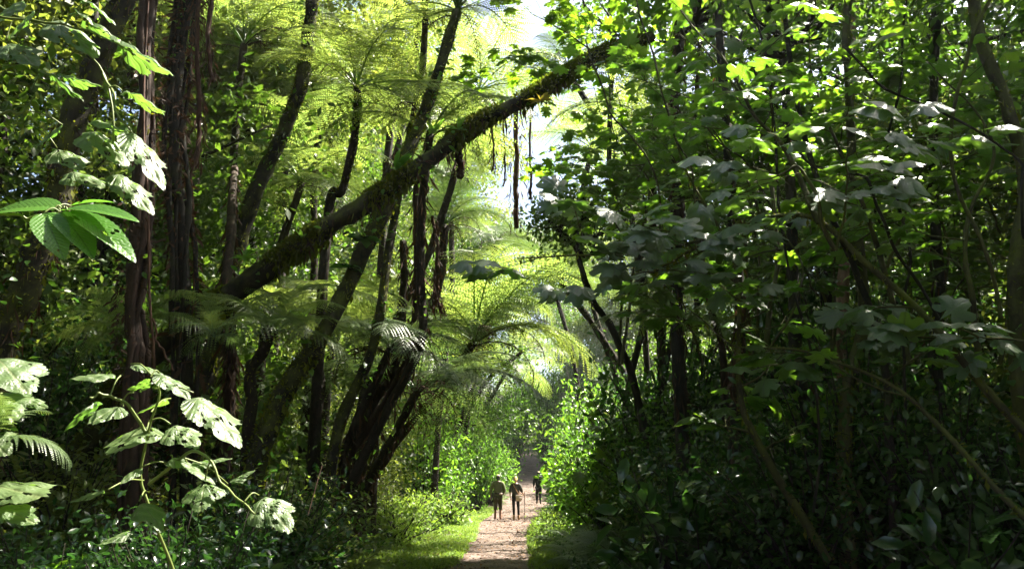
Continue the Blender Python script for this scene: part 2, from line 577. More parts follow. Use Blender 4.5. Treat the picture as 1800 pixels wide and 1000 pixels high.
def grid_mesh(name, xs, ys, zf, mat):
    X, Y = np.meshgrid(xs, ys, indexing='ij') if xs.ndim == 1 else (xs, ys)
    Z = zf(X, Y)
    a, b = X.shape
    mb = MB()
    i, j = np.meshgrid(np.arange(a - 1), np.arange(b - 1), indexing='ij')
    F = np.stack([i * b + j, (i + 1) * b + j, (i + 1) * b + j + 1, i * b + j + 1], -1).reshape(-1, 4)
    mb.add(np.stack([X, Y, Z], -1).reshape(-1, 3), None, F)
    return mb.obj(name, mat)


xs = np.r_[np.linspace(-400, -60, 12), np.linspace(-58, -10, 40), np.linspace(-9.6, 9.6, 97), np.linspace(10, 58, 40), np.linspace(60, 400, 12)]
ys = np.r_[np.linspace(-300, -20, 10), np.linspace(-18, 80, 250), np.linspace(81, 160, 50), np.linspace(180, 900, 12)]
tag(grid_mesh('ground', xs, ys, lambda x, y: ground(x, y), ground_mat()), 'dark leaf-strewn forest floor on both sides of the path', 'ground', kind='structure')
yy = np.linspace(-6, 100, 500)
tt = np.linspace(-1, 1, 15)
g0 = np.random.default_rng(3)
edge = 1 + .16 * np.sin(yy * 1.7) + .10 * np.sin(yy * 4.3 + 1) + .05 * g0.normal(size=len(yy))
edge2 = 1 + .16 * np.sin(yy * 1.3 + 2) + .10 * np.sin(yy * 3.7 + 1) + .05 * g0.normal(size=len(yy))
Wd = pathw(yy)
PX = pathx(yy)[None, :] + tt[:, None] * Wd[None, :] * np.where(tt[:, None] < 0, edge[None, :], edge2[None, :])
PY = np.broadcast_to(yy[None, :], PX.shape)
tag(grid_mesh('path', PX, PY, lambda x, y: ground(x, y) + .035 - .03 * (np.abs(tt[:, None]) > .98) - .02 * np.exp(-((np.abs(tt[:, None]) - .5) / .2) ** 2), path_mat()),
    'reddish-brown earth track with stones running to the walkers', 'path', kind='structure')

# ------------------------------------------------------------------ fern fronds
def frond(L=2.0, npair=24, nn=11, width=.36, a0=50, a1=-45, seed=0, dead=False, hang=.25, twist=.0):
    g = np.random.default_rng(seed)
    mb = MB()
    K = 40
    t = np.linspace(0, 1, K)
    ang = np.radians(a0 + (a1 - a0) * t ** 1.15)
    dx = np.cos(ang) * L / (K - 1)
    dz = np.sin(ang) * L / (K - 1)
    side = np.cumsum(twist * t * L / (K - 1))
    pts = np.c_[np.r_[0, np.cumsum(dx[:-1])], side, np.r_[0, np.cumsum(dz[:-1])]]
    tube(mb, pts[::3], np.interp(t[::3], [0, 1], [.016 * L / 2, .002]), 4, tint=.1)
    for k in range(npair):
        s = .16 + .83 * k / (npair - 1)
        i = s * (K - 1)
        i0 = min(int(i), K - 2)
        p = pts[i0] + (pts[i0 + 1] - pts[i0]) * (i - i0)
        Tn = nrm(pts[i0 + 1] - pts[i0])
        S = np.array([0., 1, 0])
        Nn = np.cross(Tn, S)
        if Nn[2] < 0 and abs(Tn[2]) < .95: Nn = -Nn
        u = (s - .16) / .84
        pl = width * L * (math.sin(math.pi * min(1, (u * .86 + .12)) ** .8) ** .75) * (1 - .15 * u)
        if u > .97: pl *= .6
        for sgn in (-1, 1):
            if dead and g.random() < .25: continue
            l = pl * g.uniform(.93, 1.05)
            an = math.radians(66 - 28 * u + g.normal() * (3 if not dead else 14))
            d = nrm(math.cos(an) * Tn + math.sin(an) * S * sgn)
            m = max(4, int(nn * (.35 + .65 * l / (width * L))))
            q = (np.arange(m) + .5) / m
            hg = hang * (.6 + .8 * g.random())
            axis = p + d * l * q[:, None] + np.array([0, 0, -1.]) * (hg * l * q ** 2)[:, None] + Nn * (.05 * l * np.sin(q * 3.1))[:, None]
            nl = l * .10 * (1 - q) ** .55 * (.8 + .2 * (q < .9)) * (L / 2) ** 0 * 1.0
            nl = np.maximum(nl, .008 * L)
            stp = l / m
            ax_d = nrm(np.gradient(axis, axis=0))
            for s2 in (-1, 1):
                pd = nrm(ax_d * .42 + np.cross(Nn, ax_d) * s2 + (-.12 * Nn if not dead else g.normal(size=(m, 3)) * .3))
                w2 = ax_d * (stp * (.31 if not dead else .3))
                b0, b1 = axis - w2, axis + w2
                c0, c1 = axis + pd * nl[:, None] + w2 * .45, axis + pd * nl[:, None] - w2 * .25
                V = np.stack([b0, b1, c0, c1], 1).reshape(-1, 3)
                F = (np.arange(m) * 4)[:, None] + np.array([0, 1, 2, 3])
                mb.add(V, None, F, np.clip(.5 + .12 * g.normal() + .15 * (u - .5) + .1 * g.normal(size=m), 0, 1).repeat(4))
            tube(mb, np.array([p, axis[m // 2], axis[-1]]), np.array([.005, .003, .001]) * L / 2, 3, tint=.1, cap=False)
    return mb


FR = {}
for k, (a0, a1, tw, hg) in enumerate([(58, -40, .12, .22), (42, -50, -.1, .3), (66, -15, .05, .18), (30, -62, .15, .35), (52, -58, -.15, .25)]):
    b = frond(2.0, 22, 17, .34, a0, a1, 20 + k, hang=hg, twist=tw)
    FR['g%d' % k] = b.mesh('frond', M['fern'])
    m2 = FR['g%d' % k].copy(); m2.materials[0] = M['fern_pale']
    FR['p%d' % k] = m2
for k in range(3):
    FR['d%d' % k] = frond(1.7, 20, 7, .16, [60, 40, 75][k], [-95, -98, -92][k], 50 + k, dead=True, hang=.8).mesh('dead_frond', M['dead'])
g1 = np.random.default_rng(5)


def fern_crown(root, top, L, n=15, pal='g', dead=5, up=None, azs=None, open_=0.0, g=None):
    """fronds as parts round the crown point (local coordinates of root)"""
    g = g or g1
    up = np.array([0, 0, 1.]) if up is None else nrm(up)
    n = max(4, int(n * .8))
    Rl = Vector((0, 0, 1)).rotation_difference(Vector(up)).to_matrix().to_4x4()
    for k in range(n):
        az = 2 * math.pi * (k + g.uniform(-.3, .3)) / n * 1.0 if azs is None else R(azs[k % len(azs)]) + g.normal() * .1
        me = FR[pal + str(int(g.integers(0, 5)))]
        s = L / 2.0 * g.uniform(.82, 1.08)
        tilt = R(g.uniform(-16, 12) + open_)
        mt = Matrix.Translation(Vector(top)) @ Rl @ Matrix.Rotation(az, 4, 'Z') @ Matrix.Rotation(tilt, 4, 'Y') @ Matrix.Rotation(R(g.uniform(-14, 14)), 4, 'X') @ Matrix.Diagonal((s, s, s, 1))
        link('frond', me, root, mt)
    for k in range(dead):
        az = g.uniform(0, 6.28)
        s = L / 2.0 * g.uniform(.5, .85)
        mt = Matrix.Translation(Vector(top) - Vector((0, 0, .12))) @ Matrix.Rotation(az, 4, 'Z') @ Matrix.Rotation(R(g.uniform(0, 15)), 4, 'Y') @ Matrix.Diagonal((s, s, s, 1))
        link('dead_frond', FR['d' + str(int(g.integers(0, 3)))], root, mt)


def moss_on(mb, pts, rad, n, seed, size=.045, up=True, hangfrac=.12):
    g = np.random.default_rng(seed)
    m = len(pts)
    s = g.uniform(0, m - 1.001, n)
    i = s.astype(int)
    fr = (s - i)[:, None]
    p = pts[i] * (1 - fr) + pts[i + 1] * fr
    r = rad[i] * (1 - fr[:, 0]) + rad[i + 1] * fr[:, 0]
    tg = nrm(pts[i + 1] - pts[i])
    d = g.normal(size=(n, 3))
    if up: d[:, 2] = np.abs(d[:, 2]) * 1.0 - .3
    d = nrm(d - tg * (d * tg).sum(1, keepdims=True))
    # patchy
    keep = (np.sin(p[:, 0] * 5 + 1) + np.sin(p[:, 2] * 6.3) + np.sin(p[:, 1] * 4.1) + g.normal(size=n) * .8) > -.3
    p, r, d, tg = p[keep], r[keep], d[keep], tg[keep]
    n = len(p)
    o = p + d * (r * .96)[:, None]
    hang = g.random(n) < hangfrac
    dd = nrm(d + g.normal(size=(n, 3)) * .5)
    dd[hang] = nrm(np.array([0, 0, -1.]) + g.normal(size=(hang.sum(), 3)) * .15)
    sz = size * g.uniform(.5, 1.4, n)
    sz[hang] *= 2.2
    nn = nrm(g.normal(size=(n, 3)))
    scatter(mb, T_QUAD, o, dd, nn, sz, np.clip(g.normal(.5, .25, n), 0, 1), .8)


def px_path(lst):
    """[(px,py,Y)] -> world points"""
    return np.array([P(*q) for q in lst])


def trunk_obj(name, pts, r0, r1, mat, label, cat, group=None, n=40, rough=.08, seed=0, flare=.5, moss=0, part='trunk', wob=.05, sides=12, mossz=.045):
    pts = wobble(smooth_path(pts, n), wob, seed)
    r0, r1 = r0 * .8, r1 * .8
    t = np.linspace(0, 1, n)
    rad = r0 + (r1 - r0) * t
    rad = rad * (1 + flare * np.exp(-t * n / 4.0))
    base = pts[0].copy()
    root = empty(name, base, label, cat, group)
    mb = MB()
    tube(mb, pts - base, rad, sides, rough, seed)
    mb.obj(part, M[mat], root)
    if moss:
        mm = MB()
        moss_on(mm, pts - base, rad, moss, seed + 5, mossz)
        tag(mm.obj('moss', M['moss'], root), kind='stuff')
    if moss >= 100:
        g = np.random.default_rng(seed + 9)
        q = 60 + min(moss, 3000) // 12
        i = g.integers(2, n - 1, q)
        d = g.normal(size=(q, 3)); d[:, 2] *= .3; d = nrm(d)
        cl = (np.sin(pts[i, 2] * 2.3 + seed) + g.normal(size=q) * .6) > -.3
        o = (pts[i] + d * (rad[i] * 1.1)[:, None] - base + g.normal(size=(q, 3)) * .05)[cl]
        cm = MB()
        k = len(o)
        scatter(cm, T_ELL, o, nrm(d[cl] + g.normal(size=(k, 3)) * .5 + np.array([0, 0, -.2])), nrm(g.normal(size=(k, 3)) * .5 + np.array([0, 0, 1.])), g.uniform(.06, .15, k), g.random(k), 1.2)
        tag(cm.obj('creeper_leaves', M['gloss2'], root), kind='stuff')
    return root, pts, rad, base


def hang_strips(root, pts, rad, base, n, seed, mat='dead', ln=(.15, .5), name='hanging_litter', w_=.5, tpl=T_QUAD, jit=.25):
    g = np.random.default_rng(seed)
    m = len(pts)
    i = g.integers(0, m - 1, n)
    p = pts[i] + (pts[i + 1] - pts[i]) * g.random((n, 1))
    d = g.normal(size=(n, 3)); d[:, 2] *= .2
    d = nrm(d)
    o = p + d * (rad[i] * g.uniform(.9, 1.25, n))[:, None] - base
    dd = nrm(np.array([0, 0, -1.]) + d * jit + g.normal(size=(n, 3)) * jit)
    mb = MB()
    scatter(mb, tpl, o, dd, nrm(g.normal(size=(n, 3))), g.uniform(*ln, n) * g.uniform(.3, 1, n), g.random(n), w_ * .45)
    tag(mb.obj(name, M[mat], root), kind='stuff')


# --- tree ferns:  trunk pixel path (bottom..top), radii, frond length
def tree_fern(path, r0, r1, L, label, n=15, pal='g', dead=5, seed=0, moss=0, azs=None, open_=0, group=None, strips=0, ground_it=True, mat='fibre', upz=1.0):
    pts = px_path(path)
    if ground_it:
        b = pts[0]
        z = float(ground(b[0], b[1]))
        if b[2] > z + .05: pts = np.r_[[[b[0], b[1], z - .1]], pts]
    root, pts, rad, base = trunk_obj('tree_fern', pts, r0, r1, mat, label, 'tree fern', group, 36, .10, seed, .4, moss)
    top = pts[-1] - base
    dirn = nrm(pts[-1] - pts[-4])
    up = nrm(dirn * .5 + np.array([0, 0, upz]))
    fern_crown(root, top, L, n, pal, dead, up, azs, open_, np.random.default_rng(seed + 100))
    if strips: hang_strips(root, pts, rad, base, strips, seed)
    return root


tree_fern([(578, 400, 12.5), (600, 330, 12.5), (622, 240, 12.5), (628, 160, 12.4)], .11, .085, 2.1, 'tree fern with slim curved mossy trunk and sunlit umbrella crown above the leaning log', 17, 'g', 3, 1, 500, ground_it=True)
tree_fern([(430, 890, 9.3), (480, 735, 9.4), (560, 612, 9.8), (622, 490, 10.3), (680, 370, 10.7), (735, 220, 11.2), (772, 105, 11.5), (800, 18, 11.6)], .17, .11, 2.5,
          'tall tree fern, thick dark trunk crossing behind the leaning log, crown at the top edge', 17, 'g', 2, 2, 5000, mat='mossy')
tree_fern([(412, 470, 14), (413, 290, 14), (425, 75, 14)], .12, .09, 2.9, 'thin straight tree fern with huge bright fronds between the ragged trunk and mossy leaning tree', 16, 'g', 4, 3, 300)
tree_fern([(600, 900, 12.6), (670, 740, 12.6), (738, 600, 12.6), (742, 470, 12.6), (745, 340, 12.4), (757, 235, 12.3)], .10, .09, 2.5, 'tree fern rising behind the leaning log with black arching rachises over it', 15, 'g', 6, 4, 200, strips=260, upz=1.6)
tree_fern([(640, 870, 20), (700, 770, 20), (785, 670, 20), (836, 600, 20)], .14, .12, 4.0, 'broad sunlit tree fern spreading toward the path just left of the walkers', 19, 'g', 8, 5, 200, open_=4)
tree_fern([(625, 905, 15.5), (665, 810, 15.8), (735, 690, 16)], .12, .11, 3.2, 'tree fern with silvery drooping fronds over the lit grass verge', 17, 'p', 10, 6, 300, strips=220, open_=8)
tree_fern([(600, 880, 17), (675, 720, 17), (735, 600, 17.5), (770, 500, 18), (786, 395, 18)], .15, .13, 2.1, 'tree fern with dark slanting trunk and small silvery crown below the log', 15, 'p', 7, 7, 300, strips=300)
tree_fern([(1130, 720, 22), (1060, 600, 22), (985, 498, 22)], .13, .12, 3.2, 'silver grey tree fern leaning over the path from the right bank', 17, 'p', 5, 8, 100)
tree_fern([(548, 560, 17), (552, 400, 17), (560, 225, 17)], .12, .10, 3.0, 'bright yellow-green tree fern far behind the slim curved one', 17, 'g', 4, 9, 0)
tree_fern([(470, 520, 15), (500, 420, 15), (530, 318, 15)], .11, .10, 2.4, 'tree fern with rounded drooping olive crown under the bright far fern', 17, 'g', 5, 10, 0, open_=14)
tree_fern([(440, 760, 9.6), (445, 660, 9.6), (470, 585, 9.6)], .10, .09, 1.4, 'low tree fern under the log beside the thick dark trunk', 15, 'g', 4, 11, 150, open_=2)
tree_fern([(255, 760, 9.2), (258, 640, 9.2), (232, 585, 9.2)], .10, .08, 1.2, 'low shaded tree fern behind the vine-hung trunk', 13, 'g', 3, 12, 0)
tree_fern([(1160, 560, 17), (1150, 400, 17), (1150, 215, 17)], .12, .10, 2.8, 'tree fern seen through the lobed leaves above the path', 15, 'g', 4, 13, 0, strips=120)
tree_fern([(1470, 700, 15), (1462, 580, 15), (1455, 465, 15)], .11, .09, 2.3, 'sunlit yellow tree fern deep among the right-hand stems', 15, 'g', 3, 14, 0)
tree_fern([(1205, 780, 14), (1200, 680, 14), (1195, 585, 14)], .10, .09, 1.9, 'olive tree fern above the glossy shrubs beside the big-leaved thicket', 13, 'g', 3, 15, 0)
tree_fern([(770, 760, 30), (792, 500, 30), (790, 320, 30)], .16, .14, 3.4, 'pale hazy tree fern high behind the log', 15, 'p', 5, 16, 0)
tree_fern([(812, 800, 38), (840, 620, 38), (872, 430, 38)], .18, .15, 3.6, 'faint hazy tree fern in the bright gap over the path', 15, 'p', 5, 17, 0)
tree_fern([(795, 800, 34), (830, 680, 34), (868, 540, 34)], .16, .14, 3.6, 'bright hazy tree fern standing above the walkers', 17, 'g', 5, 18, 0)
tree_fern([(640, 800, 18), (640, 700, 18), (640, 590, 18)], .13, .12, 2.6, 'shaded tree fern between the two slanting dark trunks', 15, 'g', 7, 19, 0, strips=150)
tree_fern([(560, 700, 13), (545, 620, 13), (530, 560, 13)], .11, .10, 2.2, 'tree fern low behind the thick dark trunk with sun on its fronds', 15, 'g', 5, 21, 0)
tree_fern([(340, 480, 19), (345, 300, 19), (350, 130, 19)], .12, .10, 3.0, 'dim tree fern behind the two hung trunks', 15, 'g', 4, 22, 0)
tree_fern([(680, 300, 20), (690, 150, 20), (700, 20, 20)], .14, .12, 3.4, 'high pale tree fern behind the umbrella fern', 15, 'g', 4, 23, 0)
tree_fern([(1090, 700, 27), (1050, 560, 27), (1010, 420, 27), (1040, 260, 27)], .14, .12, 3.2, 'hazy tree fern right of the gap behind the lobed leaves', 15, 'g', 6, 24, 0, strips=100)


tree_fern([(800, 820, 44), (850, 680, 44), (915, 620, 43)], .16, .14, 3.6, 'misty tree fern standing over the far bend of the track', 15, 'g', 6, 29, 0)
tree_fern([(1030, 820, 40), (1010, 640, 40), (962, 470, 40)], .16, .14, 4.2, 'misty tree fern right of the white sky gap', 15, 'p', 6, 30, 0)
tree_fern([(790, 800, 50), (850, 720, 50), (893, 650, 50)], .16, .14, 4.4, 'faint tree fern lowest in the misty gap left of the far track', 15, 'g', 6, 31, 0)
tree_fern([(575, 900, 13), (620, 760, 13), (685, 615, 13)], .10, .09, 2.2, 'tree fern with shining silver fronds in front of the thin dark trunks under the log', 15, 'p', 9, 25, 200, strips=160, open_=6)


tree_fern([(640, 700, 17), (760, 420, 17), (842, 160, 17)], .12, .10, 2.8, 'tree fern just left of the sky gap, fronds hanging over the leaning log', 16, 'g', 4, 26, 100)
tree_fern([(500, 420, 18), (492, 200, 18), (488, 40, 18)], .12, .10, 3.0, 'tree fern high behind the mossy leaning tree near the top edge', 16, 'g', 4, 27, 0)
tree_fern([(1130, 560, 21), (1090, 300, 21), (1000, 120, 21)], .12, .10, 2.3, 'dim tree fern at the right rim of the sky gap', 16, 'p', 4, 28, 0)


def ground_fern(loc, L, label, group, n, pal, seed, rz=0):
    root = empty('ground_fern', loc, label, 'fern', group, rz)
    fern_crown(root, (0, 0, .05), L, n, pal, 0, None, None, 0, np.random.default_rng(seed))
    return root


for i, (px, Y, L) in enumerate([(1040, 13.5, 1.3), (1095, 12.5, 1.4), (1005, 15.5, 1.1), (1150, 11.5, 1.3), (1070, 15, 1.3), (1200, 10.2, 1.2), (985, 18.5, .9), (1120, 14, 1.4), (1030, 17, 1.2)]):
    ground_fern(gpt(px, Y), L, 'dusty grey-green ground fern in the patch right of the path', 'ground ferns right of the path', 11, 'p', 200 + i)
for i, (px, Y, L) in enumerate([(530, 8.2, 1.1), (590, 10.5, 1.1), (470, 7.6, 1.0), (640, 13, 1.0), (350, 8.5, 1.3), (390, 11, 1.4), (560, 12.5, 1.3), (300, 7.0, 1.0)]):
    ground_fern(gpt(px, Y), L, 'shaded green ground fern in the undergrowth left of the path', 'ground ferns left of the path', 11, 'g', 230 + i)
# small silvery frond spray by the log root and the one at the left edge
r_ = ground_fern(P(375, 600, 8.0), .62, 'small silver fern frond lit against the dark root of the log', None, 4, 'p', 260)
r_ = ground_fern(P(-25, 800, 2.9), .32, 'pale fern spray hanging in at the left edge below the big leaves', None, 5, 'p', 262)

# ------------------------------------------------------------------ trunks
def add_crown(root, base, top, seed, n=7000, rad=2.6, size=.16, mat='canopy', h=.7, tpl=T_QUAD, name='crown'):
    g = np.random.default_rng(seed)
    k = 46
    c = nrm(g.normal(size=(k, 3))) * (g.random((k, 1)) ** .4) * rad
    c[:, 2] *= h
    c += top - base + np.array([0, 0, rad * h * .6])
    mb = MB()
    per = n // k
    o = (c[:, None, :] + nrm(g.normal(size=(k, per, 3))) * (g.random((k, per, 1)) ** .5) * rad * .34).reshape(-1, 3)
    nrmls = nrm(g.normal(size=(len(o), 3)) * .55 + np.array([0, 0, 1.]))
    d = nrm(g.normal(size=(len(o), 3)) + np.array([0, 0, -.2]))
    scatter(mb, tpl, o, d, nrmls, size * g.uniform(.6, 1.3, len(o)), np.clip(g.normal(.5, .2, len(o)), 0, 1))
    mb.obj(name, M[mat], root)
    lb = MB()
    for q in range(12):
        e = c[q]
        s = top - base
        mid = (s + e) / 2 + g.normal(size=3) * .2
        tube(lb, smooth_path([s, mid, e], 7), np.linspace(.06, .012, 7), 5)
    lb.obj('limb', M['bark'], root)


root, pts, rad, base = trunk_obj('leaning_tree', np.r_[[[-6.9, 10.6, float(ground(-6.9, 10.6)) - .1]], px_path([(150, 790, 10.5), (215, 655, 10.3), (320, 562, 10), (400, 515, 10), (520, 445, 10), (640, 375, 10.1), (760, 285, 10.3), (830, 228, 10.5), (945, 168, 10.8), (1060, 98, 11.2), (1150, 55, 11.5)])],
                                 .22, .12, 'mossy', 'thick moss-covered tree leaning right across the path like an arch', 'tree', None, 90, .12, 31, .5, 34000, wob=.10, sides=16, mossz=.07)
add_crown(root, base, pts[-1] + np.array([.9, .3, .5]), 32, 400, 1.9, .34, 'lobe', .45, T_LOBE)
hang_strips(root, pts[40:88], rad[40:88], base, 260, 33, 'dead', (.1, .45), 'hanging_roots', .35)

root, pts, rad, base = trunk_obj('mossy_tree', px_path([(330, 800, 12), (375, 600, 12), (405, 460, 12), (468, 285, 12), (530, 150, 12), (556, 0, 12), (575, -130, 12)]),
                                 .19, .13, 'mossy', 'mossy dark tree leaning right behind the log, running out at the top edge', 'tree', None, 50, .1, 41, .5, 4200, sides=12)
hang_strips(root, pts, rad, base, 160, 42, 'canopy', (.08, .2), 'clinging_leaves', 1.0)
add_crown(root, base, pts[-1] + np.array([1.4, -1.6, 1.2]), 43, 8000, 2.6, .17, 'canopy')  # unseen crown, shifted and enlarged to shade the upper left

root, pts, rad, base = trunk_obj('dark_tree', px_path([(-60, 800, 7.8), (-10, 620, 7.8), (55, 470, 7.9), (100, 370, 8), (135, 200, 8), (195, 60, 8.1), (245, -120, 8.1)]),
                                 .22, .15, 'mossy', 'dark thick tree leaning in at the left edge behind the big leaves', 'tree', None, 50, .1, 51, .5, 2600)
hang_strips(root, pts, rad, base, 300, 52, 'dead', (.1, .4), 'hanging_roots', .3)
add_crown(root, base, pts[-1] + np.array([-1, 0, 1.]), 53, 5000, 2.4, .15, 'canopy')

def strands(root, pts, base, n, r, spread, seed, mat):
    g = np.random.default_rng(seed)
    for k in range(n):
        q = len(pts)
        t = np.linspace(0, 1, q)
        ph = g.uniform(0, 6.28)
        off = np.c_[np.cos(ph + t * g.uniform(3, 9)), np.sin(ph + t * g.uniform(3, 9)), t * 0] * spread * g.uniform(.5, 1.2)
        mbk = MB()
        tube(mbk, wobble(pts - base + off, .04, seed + k), r * g.uniform(.5, 1.3), 6, .25, seed + k)
        mbk.obj('root_strand', M[mat], root)


root, pts, rad, base = trunk_obj('vine_hung_tree', np.r_[[gpt(235, 7.6, -.1)], px_path([(238, 700, 7.6), (236, 550, 7.6), (243, 400, 7.6), (248, 200, 7.6), (262, 0, 7.6), (268, -130, 7.6)])],
                                 .09, .07, 'redbark', 'upright red-brown tree hung with ropes of dead roots behind the big-leaved plant', 'tree', None, 50, .16, 61, .3, 300)
strands(root, pts, base, 7, .028, .13, 64, 'redbark')
hang_strips(root, pts, rad + .08, base, 2200, 62, 'dead', (.03, .15), 'hanging_roots', 1.1, jit=.7)
add_crown(root, base, pts[-1] + np.array([-.6, .3, 1.2]), 63, 4500, 2.0, .15, 'canopy')

root, pts, rad, base = trunk_obj('ragged_tree', np.r_[[gpt(330, 9.4, -.1)], px_path([(325, 500, 9.4), (312, 300, 9.4), (315, 120, 9.4), (330, -20, 9.4), (335, -130, 9.4)])],
                                 .09, .07, 'bark', 'ragged black trunk shaggy with hanging dead leaves, second from the vine-hung tree', 'tree', None, 50, .16, 71, .3, 300)
strands(root, pts, base, 6, .03, .14, 74, 'bark')
hang_strips(root, pts, rad + .09, base, 2600, 72, 'dead', (.05, .24), 'hanging_leaves', 1.1, jit=.6)
add_crown(root, base, pts[-1] + np.array([-.6, .8, 1.2]), 73, 4500, 2.0, .15, 'canopy2')


def plain_tree(path, r0, r1, mat, label, seed, moss=0, strips=0, crown=0, rough=.1, group=None, gp=None, csize=.14, crad=1.6, cmat='canopy', name='tree', wob=.06, tpl=T_QUAD):
    pts = px_path(path)
    b = pts[0]
    z = float(ground(b[0], b[1]))
    if b[2] > z: pts = np.r_[[[b[0] + (gp or 0), b[1], z - .1]], pts]
    root, pts, rad, base = trunk_obj(name, pts, r0, r1, mat, label, 'tree', group, 44, rough, seed, .3, moss, sides=9, wob=wob)
    if strips: hang_strips(root, pts, rad, base, strips, seed + 1, 'dead', (.1, .45), 'hanging_leaves', .45)
    if crown: add_crown(root, base, pts[-1], seed + 2, crown, crad, csize, cmat, tpl=tpl)
    return root


plain_tree([(575, 900, 11.2), (598, 755, 11.3), (650, 640, 11.5), (676, 535, 11.7), (690, 400, 12), (715, 240, 12.2), (738, 120, 12.3), (752, -60, 12.3), (775, -300, 12.3)], .11, .07, 'mossy', 'slim mossy tree slanting right beneath the log, leaves clinging to it', 81, 1500, 60, 5000, crad=1.9)  # unseen crown carried up above the frame to shade the left side
plain_tree([(398, 720, 11), (404, 600, 11), (408, 470, 11), (411, 300, 13)], .11, .08, 'redbark', 'rust-brown ragged trunk under the fork of the log', 82, 60, 500)
plain_tree([(560, 880, 14.5), (665, 700, 14.5), (700, 640, 14.5), (705, 520, 14.5), (708, 420, 14.5)], .12, .09, 'fibre', 'short black dead trunk below the log, left of the red-rooted one', 83, 0, 300)
plain_tree([(590, 860, 13.4), (680, 700, 13.4), (715, 620, 13.4), (732, 500, 13.4), (735, 340, 13.3), (742, 300, 13.2)], .09, .07, 'redbark', 'thin trunk wrapped in hanging red roots under the log', 84, 0, 500)
plain_tree([(170, 420, 13), (168, 200, 13), (165, 60, 13), (172, -120, 13)], .12, .09, 'bark', 'plain dark trunk far left behind the drooping leaves', 85, 100, 100, 3000)
plain_tree([(480, 640, 20), (440, 400, 20), (455, 200, 20), (470, -100, 20)], .16, .1, 'bark', 'distant dark trunk behind the thin straight tree fern', 86, 0, 100, 4000, crad=2.4)
plain_tree([(585, 620, 19), (640, 420, 19), (700, 240, 19), (760, -60, 19)], .14, .09, 'bark', 'distant slanting trunk behind the umbrella fern', 87, 0, 60, 4000, crad=2.4)
# right side
plain_tree([(1192, 640, 12), (1196, 420, 12), (1190, 230, 12), (1195, 60, 12), (1180, -120, 12), (1130, -260, 12)], .12, .10, 'bark', 'dark trunk wrapped in hanging dead leaves behind the lobed-leaf branches', 91, 100, 900, 6500, crad=2.2)  # unseen crown above the frame, enlarged to shade the lower left
plain_tree([(1300, 900, 9.5), (1296, 740, 9.5), (1298, 560, 9.6), (1285, 380, 9.8), (1265, 150, 10), (1265, -60, 10), (1330, -260, 10)], .10, .07, 'bark', 'upright dark trunk behind the curved mossy stem', 92, 200, 300, 6500, crad=1.9)  # stem extended out of view, its unseen crown enlarged to shade the left
plain_tree([(1430, 880, 9), (1418, 740, 9), (1405, 600, 9.2), (1398, 420, 9.4), (1380, 100, 9.6)], .12, .08, 'bark', 'dark leaning trunk between the curved mossy stem and the rooted tree', 93, 200, 80, 500, crad=1.2)
rt = plain_tree([(1478, 940, 7.8), (1490, 820, 7.8), (1500, 690, 7.9), (1522, 540, 8), (1500, 300, 8.2), (1482, 60, 8.4), (1480, -100, 8.4)], .10, .06, 'stem', 'mossy tree standing on a cone of stilt roots in the dark', 94, 900, 0, 500, crad=1.2)
for k in range(9):
    a = 2 * math.pi * k / 9
    b0 = Vector(rt.location)
    q = P(1490, 830, 7.8) - np.array(b0)
    e = np.array([math.cos(a) * .42 + q[0], math.sin(a) * .42 + q[1], -.1])
    mbq = MB()
    tube(mbq, smooth_path([q, (q + e) / 2 + np.array([math.cos(a), math.sin(a), 0]) * .12, e], 10), np.linspace(.022, .03, 10), 6, .1, k)
    mbq.obj('stilt_root', M['stem'], rt)
plain_tree([(1485, 760, 13.5), (1478, 660, 13.5), (1476, 520, 13.5), (1490, 350, 13.5), (1500, 0, 14)], .17, .12, 'paleb', 'pale pinkish trunk lit deep among the right-hand stems', 95, 0, 0, 3000)
plain_tree([(1570, 860, 7.4), (1560, 760, 7.4), (1545, 600, 7.5), (1500, 480, 7.6), (1420, 260, 7.9), (1380, 0, 8)], .06, .035, 'bark', 'thin dark pole tree right of the stilt-rooted tree', 96, 60, 0, 300, crad=1.0)
plain_tree([(1795, 700, 6.5), (1782, 480, 6.5), (1792, 330, 6.6), (1765, 180, 6.7), (1725, 40, 6.8), (1700, -100, 6.9)], .09, .07, 'stem', 'mossy tree at the right edge bending left near the top', 97, 500, 0, 2500)
plain_tree([(1690, 800, 9), (1640, 650, 9), (1655, 500, 9), (1640, 300, 9), (1650, 0, 9)], .09, .06, 'bark', 'dark straight tree behind the long crossing branch', 98, 60, 40, 2500)
plain_tree([(1130, 720, 15), (1085, 600, 15), (1035, 520, 15), (1010, 430, 15)], .11, .07, 'bark', 'short dark tree leaning left above the bright shrub, dull brown leaves round it', 99, 60, 0, 2200, crad=1.1, csize=.13)
plain_tree([(1100, 720, 17), (1128, 560, 17), (1120, 440, 17), (1075, 300, 17), (1080, 60, 17)], .10, .07, 'bark', 'dark crooked tree behind the silvery layered leaves', 100, 0, 40, 1500)
plain_tree([(1265, 640, 14), (1235, 480, 14), (1225, 300, 14), (1232, 60, 14)], .09, .06, 'redbark', 'thin reddish trunk behind the silvery layered leaves', 101, 0, 80, 900)


plain_tree([(1215, 760, 18.6), (1224, 520, 18.6), (1214, 345, 18.6)], .13, .08, 'bark', 'round-crowned tree added far behind the silvery leaves to shade the near path', 103, 0, 0, 11000, crad=1.9)  # tree put in to shade the near path
plain_tree([(1150, 760, 16.2), (1190, 520, 16.2), (1205, 300, 16.2)], .10, .06, 'bark', 'slim leafy tree behind the dark crooked one', 105, 0, 0, 6000, crad=1.3)


